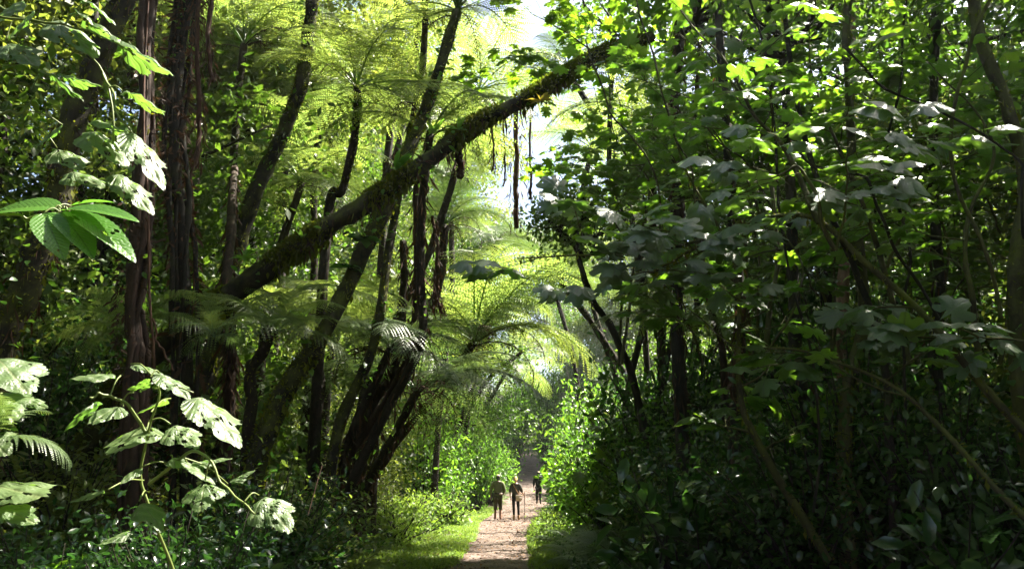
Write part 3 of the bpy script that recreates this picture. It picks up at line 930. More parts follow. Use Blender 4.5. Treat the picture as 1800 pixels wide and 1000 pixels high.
# curved stems of the big-leaved saplings, traced
def lobed_sapling(paths, r, label, seed, nbr=10, ny=-.05, dz=(-.05, .5), *, leaves=7, ls=(.17, .30), blen=.9, mat='lobe', moss=0, group=None, smat='stem', ys=0):
    g = np.random.default_rng(seed)
    P0 = px_path(paths[0])
    base = P0[0].copy()
    z = float(ground(base[0], base[1]))
    root = empty('broadleaf_sapling', base, label, 'sapling', group)
    st = MB(); fo = MB(); mo = MB()
    for pi, pp in enumerate(paths):
        pts = wobble(smooth_path(px_path(pp), 40), .05, seed + pi) - base
        rr = np.linspace(r, r * .14, 40) * (1 if pi == 0 else .6)
        tube(st, pts, rr, 8, .08, seed)
        if moss: moss_on(mo, pts, rr, moss, seed, .03)
        for k in range(nbr):
            i = int(g.integers(8, 40))
            p = pts[min(i, 39)]
            az = g.uniform(0, 6.28)
            d = nrm(np.array([math.cos(az), math.sin(az), g.uniform(*dz)]))
            Lb = blen * g.uniform(.5, 1.3)
            bp = [p]
            for q in range(5):
                d = nrm(d + g.normal(size=3) * .16)
                bp.append(bp[-1] + d * Lb / 5)
            bp = np.array(bp)
            tube(st, bp, np.linspace(rr[min(i, 39)] * .45, .004, 6), 5)
            m = leaves
            s = g.uniform(.35, 1, m) * 5
            ii = np.minimum(s.astype(int), 4)
            o0 = bp[ii] + (bp[ii + 1] - bp[ii]) * (s - ii)[:, None]
            pet = nrm(np.c_[g.normal(size=(m, 2)), g.uniform(-.1, .4, m)] + d * .8) * g.uniform(.06, .2, (m, 1))
            o = o0 + pet
            for a_, b_ in zip(o0, o):
                tube(st, np.array([a_, b_]), .003, 3, cap=False)
            dd = nrm(pet + np.array([0, 0, -.03]))
            nn = nrm(g.normal(size=(m, 3)) * .22 + np.array([0, ny, 1.]))
            scatter(fo, T_LOBE if g.random() < .6 else T_LOBE2, o, dd, nn, g.uniform(*ls, m), np.clip(g.normal(.45, .22, m), 0, 1))
    st.obj('stem', M[smat], root)
    fo.obj('foliage', M[mat], root)
    if moss: tag(mo.obj('moss', M['moss'], root), kind='stuff')
    return root


lobed_sapling([[(1455, 985, 7.2), (1370, 840, 7.2), (1322, 740, 7.3), (1300, 640, 7.4), (1296, 520, 7.5), (1270, 420, 7.6), (1200, 300, 7.7), (1170, 180, 7.8)]], .045, 'sapling with long mossy stem curving up left from the dark bottom', 301, 14, leaves=7, moss=900)
lobed_sapling([[(1850, 800, 5.4), (1750, 705, 5.6), (1640, 580, 5.8), (1530, 480, 6), (1440, 390, 6.2), (1350, 375, 6.4), (1240, 412, 6.6), (1130, 440, 6.8), (1000, 450, 7), (915, 455, 7.2)], [(1300, 390, 6.5), (1200, 460, 6.6), (1090, 480, 6.8)]], .036, 'sapling whose mossy stem arches flat toward the gap, tiered leaves paled for sheen', 302, 11, leaves=7, moss=900, ls=(.2, .36), mat='silver', ny=-.8, dz=(-.12, .08), blen=.75)
lobed_sapling([[(1850, 960, 5), (1720, 830, 5.3), (1640, 740, 5.6), (1540, 675, 5.9), (1420, 620, 6.2), (1290, 600, 6.6), (1220, 550, 6.9), (1150, 480, 7.2)]], .024, 'sapling with low mossy stem slanting from the bottom right corner', 303, 7, leaves=6, moss=500)
lobed_sapling([[(1440, 392, 6.2), (1380, 270, 6.3), (1320, 180, 6.4), (1250, 80, 6.5), (1160, -20, 6.6)]], .028, 'slim green sapling rising left from the top of the arching stem', 309, 10, leaves=6)
lobed_sapling([[(1345, 620, 8.6), (1370, 440, 8.6), (1345, 260, 8.7), (1290, 160, 8.8), (1200, 40, 9)], [(1370, 440, 8.6), (1300, 300, 8.6), (1210, 180, 8.7), (1060, 120, 8.8)]], .035, 'sapling forking above the arch of the crossing stem', 304, 12, leaves=7)
lobed_sapling([[(1105, 520, 12.2), (1140, 330, 12.2), (1080, 240, 12.2), (1060, 100, 12.2), (1010, 0, 12.2)], [(1240, 290, 11.4), (1130, 290, 11.5), (1040, 290, 11.7), (990, 285, 11.9)], [(1060, 100, 12.2), (980, 130, 12.2), (915, 120, 12.2), (870, 150, 12.2)], [(1060, 100, 12.2), (960, 40, 12.2), (925, 10, 12.2)]], .025, 'sapling with bright leaves crowding the end of the leaning log', 305, 13, leaves=7)
lobed_sapling([[(1600, 640, 7.2), (1500, 330, 7.3), (1440, 160, 7.4), (1420, 0, 7.5)], [(1560, 470, 7.2), (1620, 300, 7.2), (1680, 120, 7.2)]], .03, 'sapling with dark tiers of leaves near the top right', 306, 12, leaves=7, ls=(.2, .32))
lobed_sapling([[(1720, 620, 6.4), (1700, 420, 6.4), (1740, 240, 6.5), (1620, 100, 6.6)]], .028, 'sapling with dusky leaves beside the bent tree at the right edge', 307, 10, leaves=6, ls=(.18, .3))
lobed_sapling([[(1470, 440, 5.6), (1400, 300, 5.6), (1330, 320, 5.6)], [(1470, 440, 5.6), (1500, 270, 5.5), (1470, 250, 5.4)]], .02, 'nearest leaf tier with broad leaves paled for sheen in the right half', 308, 5, leaves=5, ls=(.22, .36), blen=.6, mat='silver', ny=-.7, dz=(-.1, .1))
for i, (px, Y, top, h) in enumerate([(1250, 10.5, 40, 1), (1400, 10, 20, 1), (1110, 12, 120, 1), (1560, 9.5, 60, 1), (1330, 12, 150, 1), (1660, 9, 200, 1), (1180, 14, 250, 1), (1490, 12, 10, 1), (1050, 15, 90, 1), (1760, 9, 60, 1), (1610, 12, -20, 1), (1300, 11, -60, 1), (1440, 11, 280, 1), (1720, 11, 330, 1)]):
    gg = np.random.default_rng(330 + i)
    yy0 = 640
    lobed_sapling([[(px + gg.uniform(-30, 60), yy0, Y), (px + gg.uniform(-40, 40), (yy0 + top) / 2, Y), (px + gg.uniform(-60, 20), top, Y)],
                   [(px, (yy0 + top) / 2 + 60, Y), (px - 90, (yy0 + top) / 2 - 100, Y - .4)]], .028, 'slender lobed-leaf sapling deep in the right-hand thicket', 340 + i, 11, leaves=7, ls=(.13, .27), group='lobed-leaf saplings in the right-hand thicket')
lobed_sapling([[(1010, 760, 19), (1000, 620, 19), (985, 560, 19)]], .02, 'x', 380, 3, leaves=3) if False else None

# ------------------------------------------------------------------ shrubs (prototype + copies)
def shrub_meshes(seed, h, rad, nbr, per, size, tpl, mat, up=.35, flat=.6, stem='bark', cone=0.35):
    g = np.random.default_rng(seed)
    st = MB(); fo = MB()
    for k in range(nbr):
        az = g.uniform(0, 6.28)
        rr = rad * math.sqrt(g.random())
        zt = h * g.uniform(.35, 1.0) * (1 - .35 * (rr / rad) ** 2)
        e = np.array([math.cos(az) * rr, math.sin(az) * rr, zt])
        b = np.array([math.cos(az) * rr * cone * .3, math.sin(az) * rr * cone * .3, -.1])
        mid = b * .5 + e * .5 + np.array([-math.cos(az), -math.sin(az), 0]) * rr * .2 + g.normal(size=3) * .08
        pp = smooth_path([b, mid, e], 8)
        tube(st, pp, np.linspace(.02, .005, 8), 4)
        s = g.uniform(.3, 1, per) * 6.99
        i = s.astype(int)
        o = pp[i] + (pp[np.minimum(i + 1, 7)] - pp[i]) * (s - i)[:, None] + g.normal(size=(per, 3)) * rad * .13
        o[:, 2] = np.maximum(o[:, 2], .03)
        dd = nrm(g.normal(size=(per, 3)) * .8 + np.array([math.cos(az) * .5, math.sin(az) * .5, -.05]))
        nn = nrm(g.normal(size=(per, 3)) * flat + np.array([0, 0, 1.]))
        scatter(fo, tpl, o, dd, nn, size * g.uniform(.6, 1.35, per), np.clip(g.normal(.5, .22, per), 0, 1))
    return st.mesh('stem', M[stem]), fo.mesh('foliage', M[mat])


SH = {
    'gloss': [shrub_meshes(400 + i, 2.6, 1.3, 80, 70, .105, T_ELL, 'gloss') for i in range(3)],
    'bright': [shrub_meshes(410 + i, 3.2, 1.2, 60, 50, .12, T_ELL, 'gloss2') for i in range(2)],
    'lobe': [shrub_meshes(420 + i, 3.4, 1.3, 34, 14, .26, T_LOBE, 'lobe') for i in range(2)],
    'olive': [shrub_meshes(430 + i, 2.6, 1.3, 60, 60, .11, T_ELL, 'canopy2') for i in range(2)],
    'wood': [shrub_meshes(460 + i, 5.0, 2.3, 110, 90, .12, T_ELL, 'canopy2') for i in range(2)],
    'woodshade': [shrub_meshes(470 + i, 4.6, 2.2, 100, 90, .12, T_ELL, 'gloss') for i in range(2)],
    'herb': [shrub_meshes(440 + i, .75, .75, 45, 26, .085, T_ELL, 'grass') for i in range(2)],
    'bigell': [shrub_meshes(450 + i, 1.8, 1.0, 26, 14, .26, T_ELL, 'gloss') for i in range(2)],
}


def shrub(kind, loc, s, rz, label, group=None, cat='shrub', sz=1.0, var=None, name='shrub'):
    v = SH[kind][(var if var is not None else int(g1.integers(0, 9))) % len(SH[kind])]
    o = empty(name, loc, label, cat, group, rz, s)
    o.scale = (s, s, s * sz)
    link('stem', v[0], o)
    link('foliage', v[1], o)
    return o


def rows(spec, kind, label, group, s=(.9, 1.3), sz=(1, 1), name='shrub', dz=0.0):
    for (px, Y) in spec:
        shrub(kind, gpt(px, Y, dz), g1.uniform(*s), g1.uniform(0, 6.28), label, group, sz=g1.uniform(*sz), name=name)


# right bank, glossy shrubs
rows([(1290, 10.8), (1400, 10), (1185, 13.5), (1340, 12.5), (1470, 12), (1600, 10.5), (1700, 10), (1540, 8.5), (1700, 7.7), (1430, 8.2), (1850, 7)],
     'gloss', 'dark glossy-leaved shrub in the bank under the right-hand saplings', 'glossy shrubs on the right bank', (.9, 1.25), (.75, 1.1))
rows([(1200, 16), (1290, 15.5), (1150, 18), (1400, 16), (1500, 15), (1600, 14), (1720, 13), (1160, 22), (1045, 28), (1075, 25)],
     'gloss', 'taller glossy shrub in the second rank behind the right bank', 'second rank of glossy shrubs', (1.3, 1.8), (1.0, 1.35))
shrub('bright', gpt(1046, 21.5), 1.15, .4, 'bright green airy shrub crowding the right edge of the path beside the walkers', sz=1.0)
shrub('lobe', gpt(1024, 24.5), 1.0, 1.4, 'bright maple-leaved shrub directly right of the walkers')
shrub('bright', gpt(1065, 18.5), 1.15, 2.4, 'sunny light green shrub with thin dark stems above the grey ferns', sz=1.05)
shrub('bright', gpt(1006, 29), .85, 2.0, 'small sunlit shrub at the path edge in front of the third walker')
shrub('herb', gpt(968, 22), 1.0, 1.0, 'low leafy clump at the right path edge below the walkers', cat='plant')
shrub('herb', gpt(975, 19.5), 1.0, 2.0, 'low leafy clump at the right path edge nearest the camera', cat='plant')
shrub('herb', gpt(970, 26), 1.1, 2.9, 'low leafy clump at the right path edge beside the walking stick', cat='plant')
shrub('bigell', gpt(1180, 9.2), 1.05, 1.0, 'plant with long drooping glossy leaves standing above the grey ferns')
shrub('bigell', gpt(1270, 9), 1.0, 2.4, 'plant with long oval leaves right of the drooping one')
shrub('bigell', gpt(1750, 5.6), .8, .4, 'dim plant of pointed leaves low in the bottom right corner')
for (px, Y, q, kd) in [(1160, 15, 1.1, 'bright'), (1130, 16.5, 1.2, 'lobe'), (1235, 12.2, .95, 'olive'), (1340, 9.4, .8, 'olive'), (1250, 14.5, 1.2, 'bright'), (1560, 9.6, 1, 'lobe'), (1660, 8.6, .8, 'olive'), (1480, 10.4, .9, 'olive'), (1380, 13.5, 1.1, 'lobe')]:
    shrub(kd, gpt(px, Y), q, px * .7, {'bright': 'light green thin-stemmed shrub', 'lobe': 'maple-leaved shrub', 'olive': 'fine-leaved olive shrub'}[kd] + ' filling a gap between the dark glossy shrubs', kd + ' shrubs among the glossy ones' if kd != 'lobe' else 'maple-leaved shrubs among the glossy ones')
rows([(905, 66), (872, 60), (958, 72), (925, 92), (890, 85), (965, 64), (850, 66), (940, 104), (905, 110), (985, 88)], 'bright', 'pale bush added to brighten the slope closing the gap above the track', 'added bright bushes on the far slope', (1.5, 2.3), (1.2, 1.8), name='bush')  # bright-leaved bushes added to lift the dull grey far slope
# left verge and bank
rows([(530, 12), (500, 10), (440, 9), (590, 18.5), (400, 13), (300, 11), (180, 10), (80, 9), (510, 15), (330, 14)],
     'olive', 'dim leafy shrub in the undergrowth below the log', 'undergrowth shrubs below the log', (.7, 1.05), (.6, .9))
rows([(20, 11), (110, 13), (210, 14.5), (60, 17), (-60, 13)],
     'woodshade', 'thicket in darker leaves standing for shade at the far left behind the leaning dark tree', 'shade-darkened thickets at the far left', (.9, 1.15), (.9, 1.2))  # darker leaf kind used in place of shade on the far left
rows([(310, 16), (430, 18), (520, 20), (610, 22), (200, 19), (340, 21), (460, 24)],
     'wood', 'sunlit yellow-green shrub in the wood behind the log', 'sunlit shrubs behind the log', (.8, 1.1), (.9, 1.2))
rows([(120, 7.4), (30, 6.2), (330, 7.2), (420, 7.6), (200, 6.4), (480, 8.6), (60, 4.9), (290, 5.4)],
     'gloss', 'shadowed leafy shrub beneath the big-leaved foreground plant', 'shadowed shrubs at the bottom left', (.55, .8), (.7, 1.0))  # darker leaves stand in for shade at the bottom left
rows([(60, 5), (190, 5.4), (320, 5.2), (430, 6.2), (520, 7)], 'lobe', 'low maple-leaved plant in the shadow around the big-leaved plant', 'low maple-leaved plants at the bottom left', (.5, .62), (.55, .8), name='leafy_plant')
rows([(120, 4.4), (380, 4.8), (480, 5.6), (270, 4.6)], 'bigell', 'low plant of long oval leaves in the bottom left shadow', 'oval-leaved plants at the bottom left', (.42, .55), (.7, .9), name='leafy_plant')
rows([(690, 24.5), (725, 27), (757, 30), (690, 21), (745, 33), (778, 28.5), (720, 23.5), (655, 22)],
     'herb', 'sunlit low herb clump on the grass verge', 'herb clumps on the sunlit verge', (1.3, 2.0), (.8, 1.1), name='herb_clump')
rows([(800, 36), (770, 33), (835, 39), (860, 43), (740, 31), (815, 42), (880, 50), (845, 48), (790, 39), (765, 36.5)],
     'bright', 'pale sunny shrub behind the walkers on the left of the track', 'sunny shrubs behind the walkers', (1.1, 1.6), (1.0, 1.5))
rows([(1022, 41), (1036, 35), (1012, 50), (1000, 60), (1020, 47), (1040, 39), (985, 70)],
     'bright', 'sunny shrub on the right of the climbing track', 'sunny shrubs on the right of the climbing track', (1.2, 1.8), (1.0, 1.6))

# ------------------------------------------------------------------ background trees (prototype + copies)
def tree_meshes(seed, H, cr, nleaf, size, mat, h0=.35):
    g = np.random.default_rng(seed)
    st = MB(); fo = MB()
    pts = wobble(smooth_path([(0, 0, -.3), (0.1, 0, H * .4), (-.1, .1, H * .85)], 16), .35, seed)
    tube(st, pts, np.linspace(.24, .07, 16) * (1 + .5 * np.exp(-np.arange(16) / 1.5)), 8, .08, seed)
    cl = []
    for k in range(26):
        i = int(g.integers(int(16 * h0), 16))
        az = g.uniform(0, 6.28)
        ln = cr * g.uniform(.5, 1.1) * (1 - .35 * abs(i / 16 - .6))
        d = np.array([math.cos(az), math.sin(az), g.uniform(.1, .7)])
        e = pts[i] + d * ln
        pp = smooth_path([pts[i], (pts[i] + e) / 2 + g.normal(size=3) * .3, e], 7)
        tube(st, pp, np.linspace(.07, .012, 7), 5)
        for q in (3, 4, 5, 6, 6):
            cl.append(pp[q] + g.normal(size=3) * .45)
    cl = np.array(cl)
    k = len(cl)
    per = nleaf // k
    rr = g.uniform(.35, .8, (k, 1, 1)) * cr * .28
    o = (cl[:, None, :] + g.normal(size=(k, per, 3)) * rr * np.array([1, 1, .55])).reshape(-1, 3)
    n = len(o)
    tn = np.repeat(np.clip(g.normal(.5, .15, k), 0, 1), per) + g.normal(size=n) * .15
    scatter(fo, T_QUAD, o, nrm(g.normal(size=(n, 3))), nrm(g.normal(size=(n, 3)) * .6 + np.array([0, 0, 1.])), size * g.uniform(.6, 1.3, n), np.clip(tn, 0, 1))
    return st.mesh('trunk', M['bark']), fo.mesh('crown', M[mat])


TR = [tree_meshes(500, 14, 4.2, 26000, .20, 'canopy'), tree_meshes(501, 18, 4.6, 30000, .22, 'canopy2', .45), tree_meshes(502, 10, 3.4, 20000, .18, 'canopy2', .15), tree_meshes(503, 8, 3.0, 16000, .17, 'canopy', .1)]

# sunlight corridors kept free of background crowns: (point that the photo shows in sun, radius)
LIT = [(P(628, 120, 12.5), 1.8), (P(420, 130, 14), 2.0), (P(560, 230, 17), 2.0), (P(800, 60, 11.5), 1.8), (P(836, 600, 20), 2.5), (P(540, 320, 15), 1.5),
       (P(230, 780, 3.2), .8), (P(250, 150, 3.6), .8), (P(110, 380, 3.2), .6), (gpt(730, 24), 1.5), (gpt(760, 28), 1.5), (gpt(880, 30), 2.0), (gpt(920, 40), 2.0), (gpt(925, 55), 2.0),
       (P(1000, 640, 21), 1.5), (P(1050, 300, 9), 1.2), (P(1100, 450, 7), 1.0), (P(640, 350, 10), 1.2), (P(860, 210, 10.5), 1.2), (P(690, 660, 16), 1.2), (P(1050, 100, 9), 1.2),
       (P(1350, 250, 7.5), .6)]


def clear(c, r):
    for p, q in LIT:
        v = np.asarray(c) - p
        t = v @ SUN
        if t < 0: continue
        if np.linalg.norm(v - t * SUN) < r + q * .5: return False
    return True


gb = np.random.default_rng(901)


def bgtree(k, x, y, s, label, group, force=False, name='forest_tree'):
    H = [14, 18, 10, 8][k]
    cr = [4.2, 4.6, 3.4, 3.0][k]
    z = float(ground(x, y))
    if not force:
        for hh in (.4, .5, .6, .7, .8, .9):
            if not clear((x, y, z + H * s * hh), cr * s * .8): return None
    o = empty(name, (x, y, z), label, 'tree', group, gb.uniform(0, 6.28), s)
    link('trunk', TR[k][0], o)
    link('crown', TR[k][1], o)
    return o


cnt = 0
# right wood
for (x, y) in [(8, 13), (11, 10), (9.5, 18), (13, 15), (12, 21), (16, 12), (17, 18), (8, 28), (11, 27), (15, 25), (20, 22), (9, 34), (14, 33), (20, 30), (7.5, 40), (13, 41), (19, 40), (26, 30), (25, 18), (22, 11),
               (12, 5), (17, 4), (9, 3), (7, -3), (13, -3), (8, 48), (15, 50), (24, 46), (32, 24), (30, 40), (8.5, 8), (10, 5.5)]:
    k = int(gb.integers(0, 4))
    o = bgtree(k, x + gb.normal() * .5, y + gb.normal() * .5, gb.uniform(.9, 1.2), 'tall leafy tree added to the dark wood right of the path', 'trees of the right-hand wood')
    cnt += o is not None
# left wood
for (x, y) in [(-8, 14), (-11, 11), (-9, 19), (-13, 16), (-7.5, 24), (-12, 23), (-17, 14), (-18, 20), (-7, 30), (-12, 30), (-16, 27), (-22, 22), (-9, 37), (-14, 37), (-20, 34), (-8, 44), (-14, 46), (-21, 44), (-27, 30), (-9, 6), (-13, 5), (-7, -2), (-12, -3), (-6, 52), (-12, 56), (-28, 42), (-4.5, 39)]:
    k = int(gb.integers(0, 4))
    o = bgtree(k, x + gb.normal() * .5, y + gb.normal() * .5, gb.uniform(.9, 1.2), 'leafy tree of the sunlit wood left of the path', 'trees of the left-hand wood')
    cnt += o is not None
for (k, x, y, q) in [(0, 6.6, 17, .7), (0, 9.6, 10.5, .85), (2, 8.2, 8.8, .8), (3, 6, 27, .6), (2, 5.3, 34, .6)]:
    bgtree(k, x, y, q, 'tall leafy tree added to the dark wood right of the path', 'trees of the right-hand wood', True)  # nearer ones added to shade the path and the right edge
for (k, x, y, q) in [(2, -8.6, 11.5, .8), (3, -7.8, 15.5, .9), (2, -9.5, 19, .9), (0, -12, 14, .8), (3, -10.5, 9, .9)]:
    bgtree(k, x, y, q, 'leafy tree of the sunlit wood left of the path', 'trees of the left-hand wood', True)
# unseen trees added behind the camera to cut sky light
for (x, y) in [(-3, -7), (3, -8), (0, -14), (-9, -10), (9, -10)]:
    bgtree(int(gb.integers(0, 2)), x, y, 1.1, 'unseen tall leafy tree added behind the viewer to cut sky light', 'trees behind the viewer')
# hazed trees closing the gap
for (k, x, y, q) in [(3, -5.5, 50, 1.3), (1, 14, 78, 1.2), (1, -9, 58, 1.1), (0, 8, 86, 1.1), (1, -11, 52, 1.6), (1, -8, 64, 2.0), (1, 17, 74, 1.9), (1, -9, 112, 1.9), (1, 10, 110, 1.8), (3, -8, 76, 1.1)]:
    bgtree(k, x, y, q, 'pale hazy tree closing the gap above the climbing track', 'hazy trees above the climbing track', True)
# far slope
for i in range(44):
    y = 62 + 60 * gb.random()
    x = gb.uniform(-.62, .62) * y
    if abs(x - pathx(y)) < 2.5 + (y < 80) * 1.5 or -.055 < x / y < .045: continue
    o = bgtree(int(gb.integers(0, 4)), x, y, gb.uniform(.7, 1.2), 'pale hazed tree on the far slope beyond the track', 'trees on the far slope', True)
print('bg trees', cnt)

# ------------------------------------------------------------------ large foreground leaves
def big_leaf_mesh(seed, kind='palm', holes=10, nu=40, nv=26):
    g = np.random.default_rng(seed)
    mb = MB()
    hs = [(g.uniform(.15, .9), g.uniform(-.32, .32), g.uniform(.012, .035), g.uniform(.5, 1.8)) for _ in range(holes)]
    if kind == 'palm':
        th = np.linspace(-2.6, 2.6, nu)
        lob = np.abs(np.cos(th * 7 / 5.2 * math.pi / 1.0 * .5 * 1.0))
        base = .60 + .40 * np.cos(th / 2) ** 2
        saw = 1 + .035 * np.sin(np.arange(nu) * 2.4) + .03 * g.normal(size=nu)
        rd = .56 * base * (.68 + .32 * lob ** .7) * saw * (1 + .28 * np.exp(-(th / .3) ** 2))
        rr = np.linspace(0, 1, nv)
        RR, TH = np.meshgrid(rr, th, indexing='ij')
        X = .12 * (1 - RR) + RR * 0 + (.40 + rd[None] * np.cos(TH) - .12) * RR + 0 * TH + .12 * RR
        X = .12 + (.28 + rd[None] * np.cos(TH)) * RR
        Yv = rd[None] * np.sin(TH) * 1.1 * RR
        an = np.arctan2(Yv, X - .12 + 1e-6)
        Z = .03 * np.abs(np.sin(an * 3.5)) * RR * .8 - .09 * (RR ** 2) * (.5 + np.abs(np.sin(TH + seed))) + .02 * np.sin(X * 17 + seed) * np.sin(Yv * 13)
    else:
        u = np.linspace(0, 1, nu)
        v = np.linspace(-1, 1, nv)
        U, Vv = np.meshgrid(u, v, indexing='ij')
        wd = .24 * np.sin(np.pi * np.clip(U, 0, 1) ** .75) ** .7 * (1 + .03 * np.sin(U * 90))
        X = U
        Yv = Vv * wd
        Z = .10 * np.abs(Vv) * wd * 2 - .22 * U ** 2 + .012 * np.abs(np.sin((U - 1.1 * np.abs(Yv)) * math.pi * 14)) * (1 - np.abs(Vv))
        nu, nv = nv, nu
    a, b = X.shape
    V = np.stack([X, Yv, Z], -1)
    i, j = np.meshgrid(np.arange(a - 1), np.arange(b - 1), indexing='ij')
    F = np.stack([i * b + j, (i + 1) * b + j, (i + 1) * b + j + 1, i * b + j + 1], -1).reshape(-1, 4)
    C = V.reshape(-1, 3)[F].mean(1)
    keep = np.ones(len(F), bool)
    for hx, hy, hr, asp in hs:
        ca = math.atan2(hy, hx)
        dx, dy = C[:, 0] - hx, C[:, 1] - hy
        ex = dx * math.cos(ca) + dy * math.sin(ca)
        ey = -dx * math.sin(ca) + dy * math.cos(ca)
        keep &= (ex / (asp * 1.3)) ** 2 + ey ** 2 > hr ** 2
    mb.add(V.reshape(-1, 3), None, F[keep], .5 + .1 * g.normal(), V.reshape(-1, 3)[:, :2])
    return mb


BIG = [big_leaf_mesh(600 + i, 'palm', [26, 6, 14, 40, 3][i], 110, 44).mesh('leaf', M['hero']) for i in range(5)]
OBL = [big_leaf_mesh(620 + i, 'pinn', [2, 6, 0][i], 60, 26).mesh('leaf', M['oblong']) for i in range(3)]


def place_leaf(root, base, me, b, t, tilt=.4, side=0.0, wscale=1.0):
    """b, t : (px,py,Y) of base and tip.  tilt: normal leans to viewer"""
    q = .76 if me in BIG else .95
    t = (b[0] + (t[0] - b[0]) * q, b[1] + (t[1] - b[1]) * q, t[2])
    t = (t[0], t[1], b[2] + (t[2] - b[2]) * .45)
    B, Tt = P(*b), P(*t)
    wscale = wscale * .9
    L = np.linalg.norm(Tt - B)
    X = nrm(Tt - B)
    n = nrm(np.array([side, -tilt, 1.0]))
    Z = nrm(n - X * (n @ X))
    Yv = np.cross(Z, X)
    m = Matrix(((X[0], Yv[0], Z[0], 0), (X[1], Yv[1], Z[1], 0), (X[2], Yv[2], Z[2], 0), (0, 0, 0, 1))) @ Matrix.Diagonal((L, L * wscale, L, 1))
    return link('leaf', me, root, Matrix.Translation(Vector(B - base)) @ m)


def big_plant(name, label, stems, leaves, cat='plant', smat='stemgreen'):
    base = P(*stems[0][0])
    root = empty(name, base, label, cat)
    mb = MB()
    for s in stems:
        pp = wobble(smooth_path(px_path(s), 24), .022, len(s)) - base
        tube(mb, pp, np.linspace(.008, .004, 24), 7)
    allp = np.concatenate([smooth_path(px_path(s), 24) for s in stems])
    for lf in leaves:
        B = P(*lf[1])
        d = np.linalg.norm(allp - B, axis=1)
        q = allp[int(np.argmin(d))]
        if d.min() < .7:
            tube(mb, smooth_path([q - base, (q + B) / 2 - base + np.array([0, 0, .02]), B - base], 7), .0035, 5)
    mb.obj('stem', M[smat], root)
    for lf in leaves:
        kind, b, t = lf[:3]
        me = (BIG if kind[0] == 'b' else OBL)[int(kind[1])]
        place_leaf(root, base, me, b, t, *(lf[3:]))
    return root


M['stemgreen'] = plainmat('green_stalk', (.10, .13, .03), .5)
big_plant('large_leaf_plant', 'big-leaved plant with pale sunlit insect-eaten leaves low at the left', [
    [(330, 1080, 3.6), (290, 940, 3.5), (252, 840, 3.45), (258, 760, 3.4), (272, 690, 3.35), (262, 655, 3.3)],
    [(258, 760, 3.4), (200, 700, 3.3), (150, 690, 3.2)],
    [(262, 850, 3.5), (340, 800, 3.3), (400, 850, 3.2), (450, 900, 3.1)],
], [
    ('b0', (262, 745, 3.5), (185, 800, 2.95), .75, -.2, 1.1),
    ('b4', (212, 660, 3.35), (112, 658, 3.2), .30, .1, .9),
    ('b1', (212, 712, 3.5), (150, 742, 3.15), .55, 0, 1.1),
    ('b2', (280, 655, 3.35), (345, 700, 3.2), .2, .5, 1.),
    ('b2', (340, 690, 3.3), (442, 785, 3.0), .25, .6, .9),
    ('b3', (300, 745, 3.4), (355, 790, 3.2), .6, .3, 1),
    ('b1', (300, 800, 3.4), (392, 845, 3.2), .15, .5, .8),
    ('b0', (360, 845, 3.3), (350, 905, 3.0), .9, 0, 1.1),
    ('b3', (455, 870, 3.2), (520, 940, 2.95), .8, .3, .95),
    ('b2', (235, 690, 3.3), (262, 655, 3.15), .1, -.2, 1),
    ('b4', (245, 880, 3.3), (292, 935, 3.1), .5, .2, .8),
    ('b1', (190, 860, 3.2), (110, 880, 3.1), .3, -.3, 1),
    ('b2', (230, 640, 3.4), (300, 655, 3.3), .1, 0, .8),
    ('b4', (250, 820, 3.3), (205, 850, 3.1), .4, -.2, .8),
    ('b3', (330, 815, 3.4), (420, 800, 3.5), .1, .4, .7),
    ('b0', (235, 930, 3.6), (160, 960, 3.4), .5, -.3, .9),
    ('b1', (300, 700, 3.7), (230, 725, 3.7), .05, -.3, .7),
    ('b3', (400, 850, 3.5), (455, 820, 3.6), .2, .2, .8),
    ('b2', (180, 700, 3.6), (95, 760, 3.6), .2, -.5, .8)])
big_plant('large_leaf_plant', 'big-leaved plant with grey drooping leaves cut by the left edge', [
    [(-60, 1000, 2.9), (-40, 850, 2.9), (-30, 700, 2.9), (-20, 640, 2.8)]], [
    ('b1', (-10, 625, 3.0), (60, 690, 2.8), .6, .4, 1.3),
    ('b4', (-20, 690, 3.0), (30, 740, 2.8), .8, .2, 1.3),
    ('b0', (30, 695, 3.1), (90, 718, 3.0), .5, .2, .8),
    ('b2', (-30, 760, 2.9), (20, 800, 2.8), .8, .2, 1.2),
    ('b0', (-30, 850, 2.9), (90, 870, 2.6), .4, .1, 1.1),
    ('b1', (-10, 890, 2.8), (75, 915, 2.7), .5, .1, 1)])
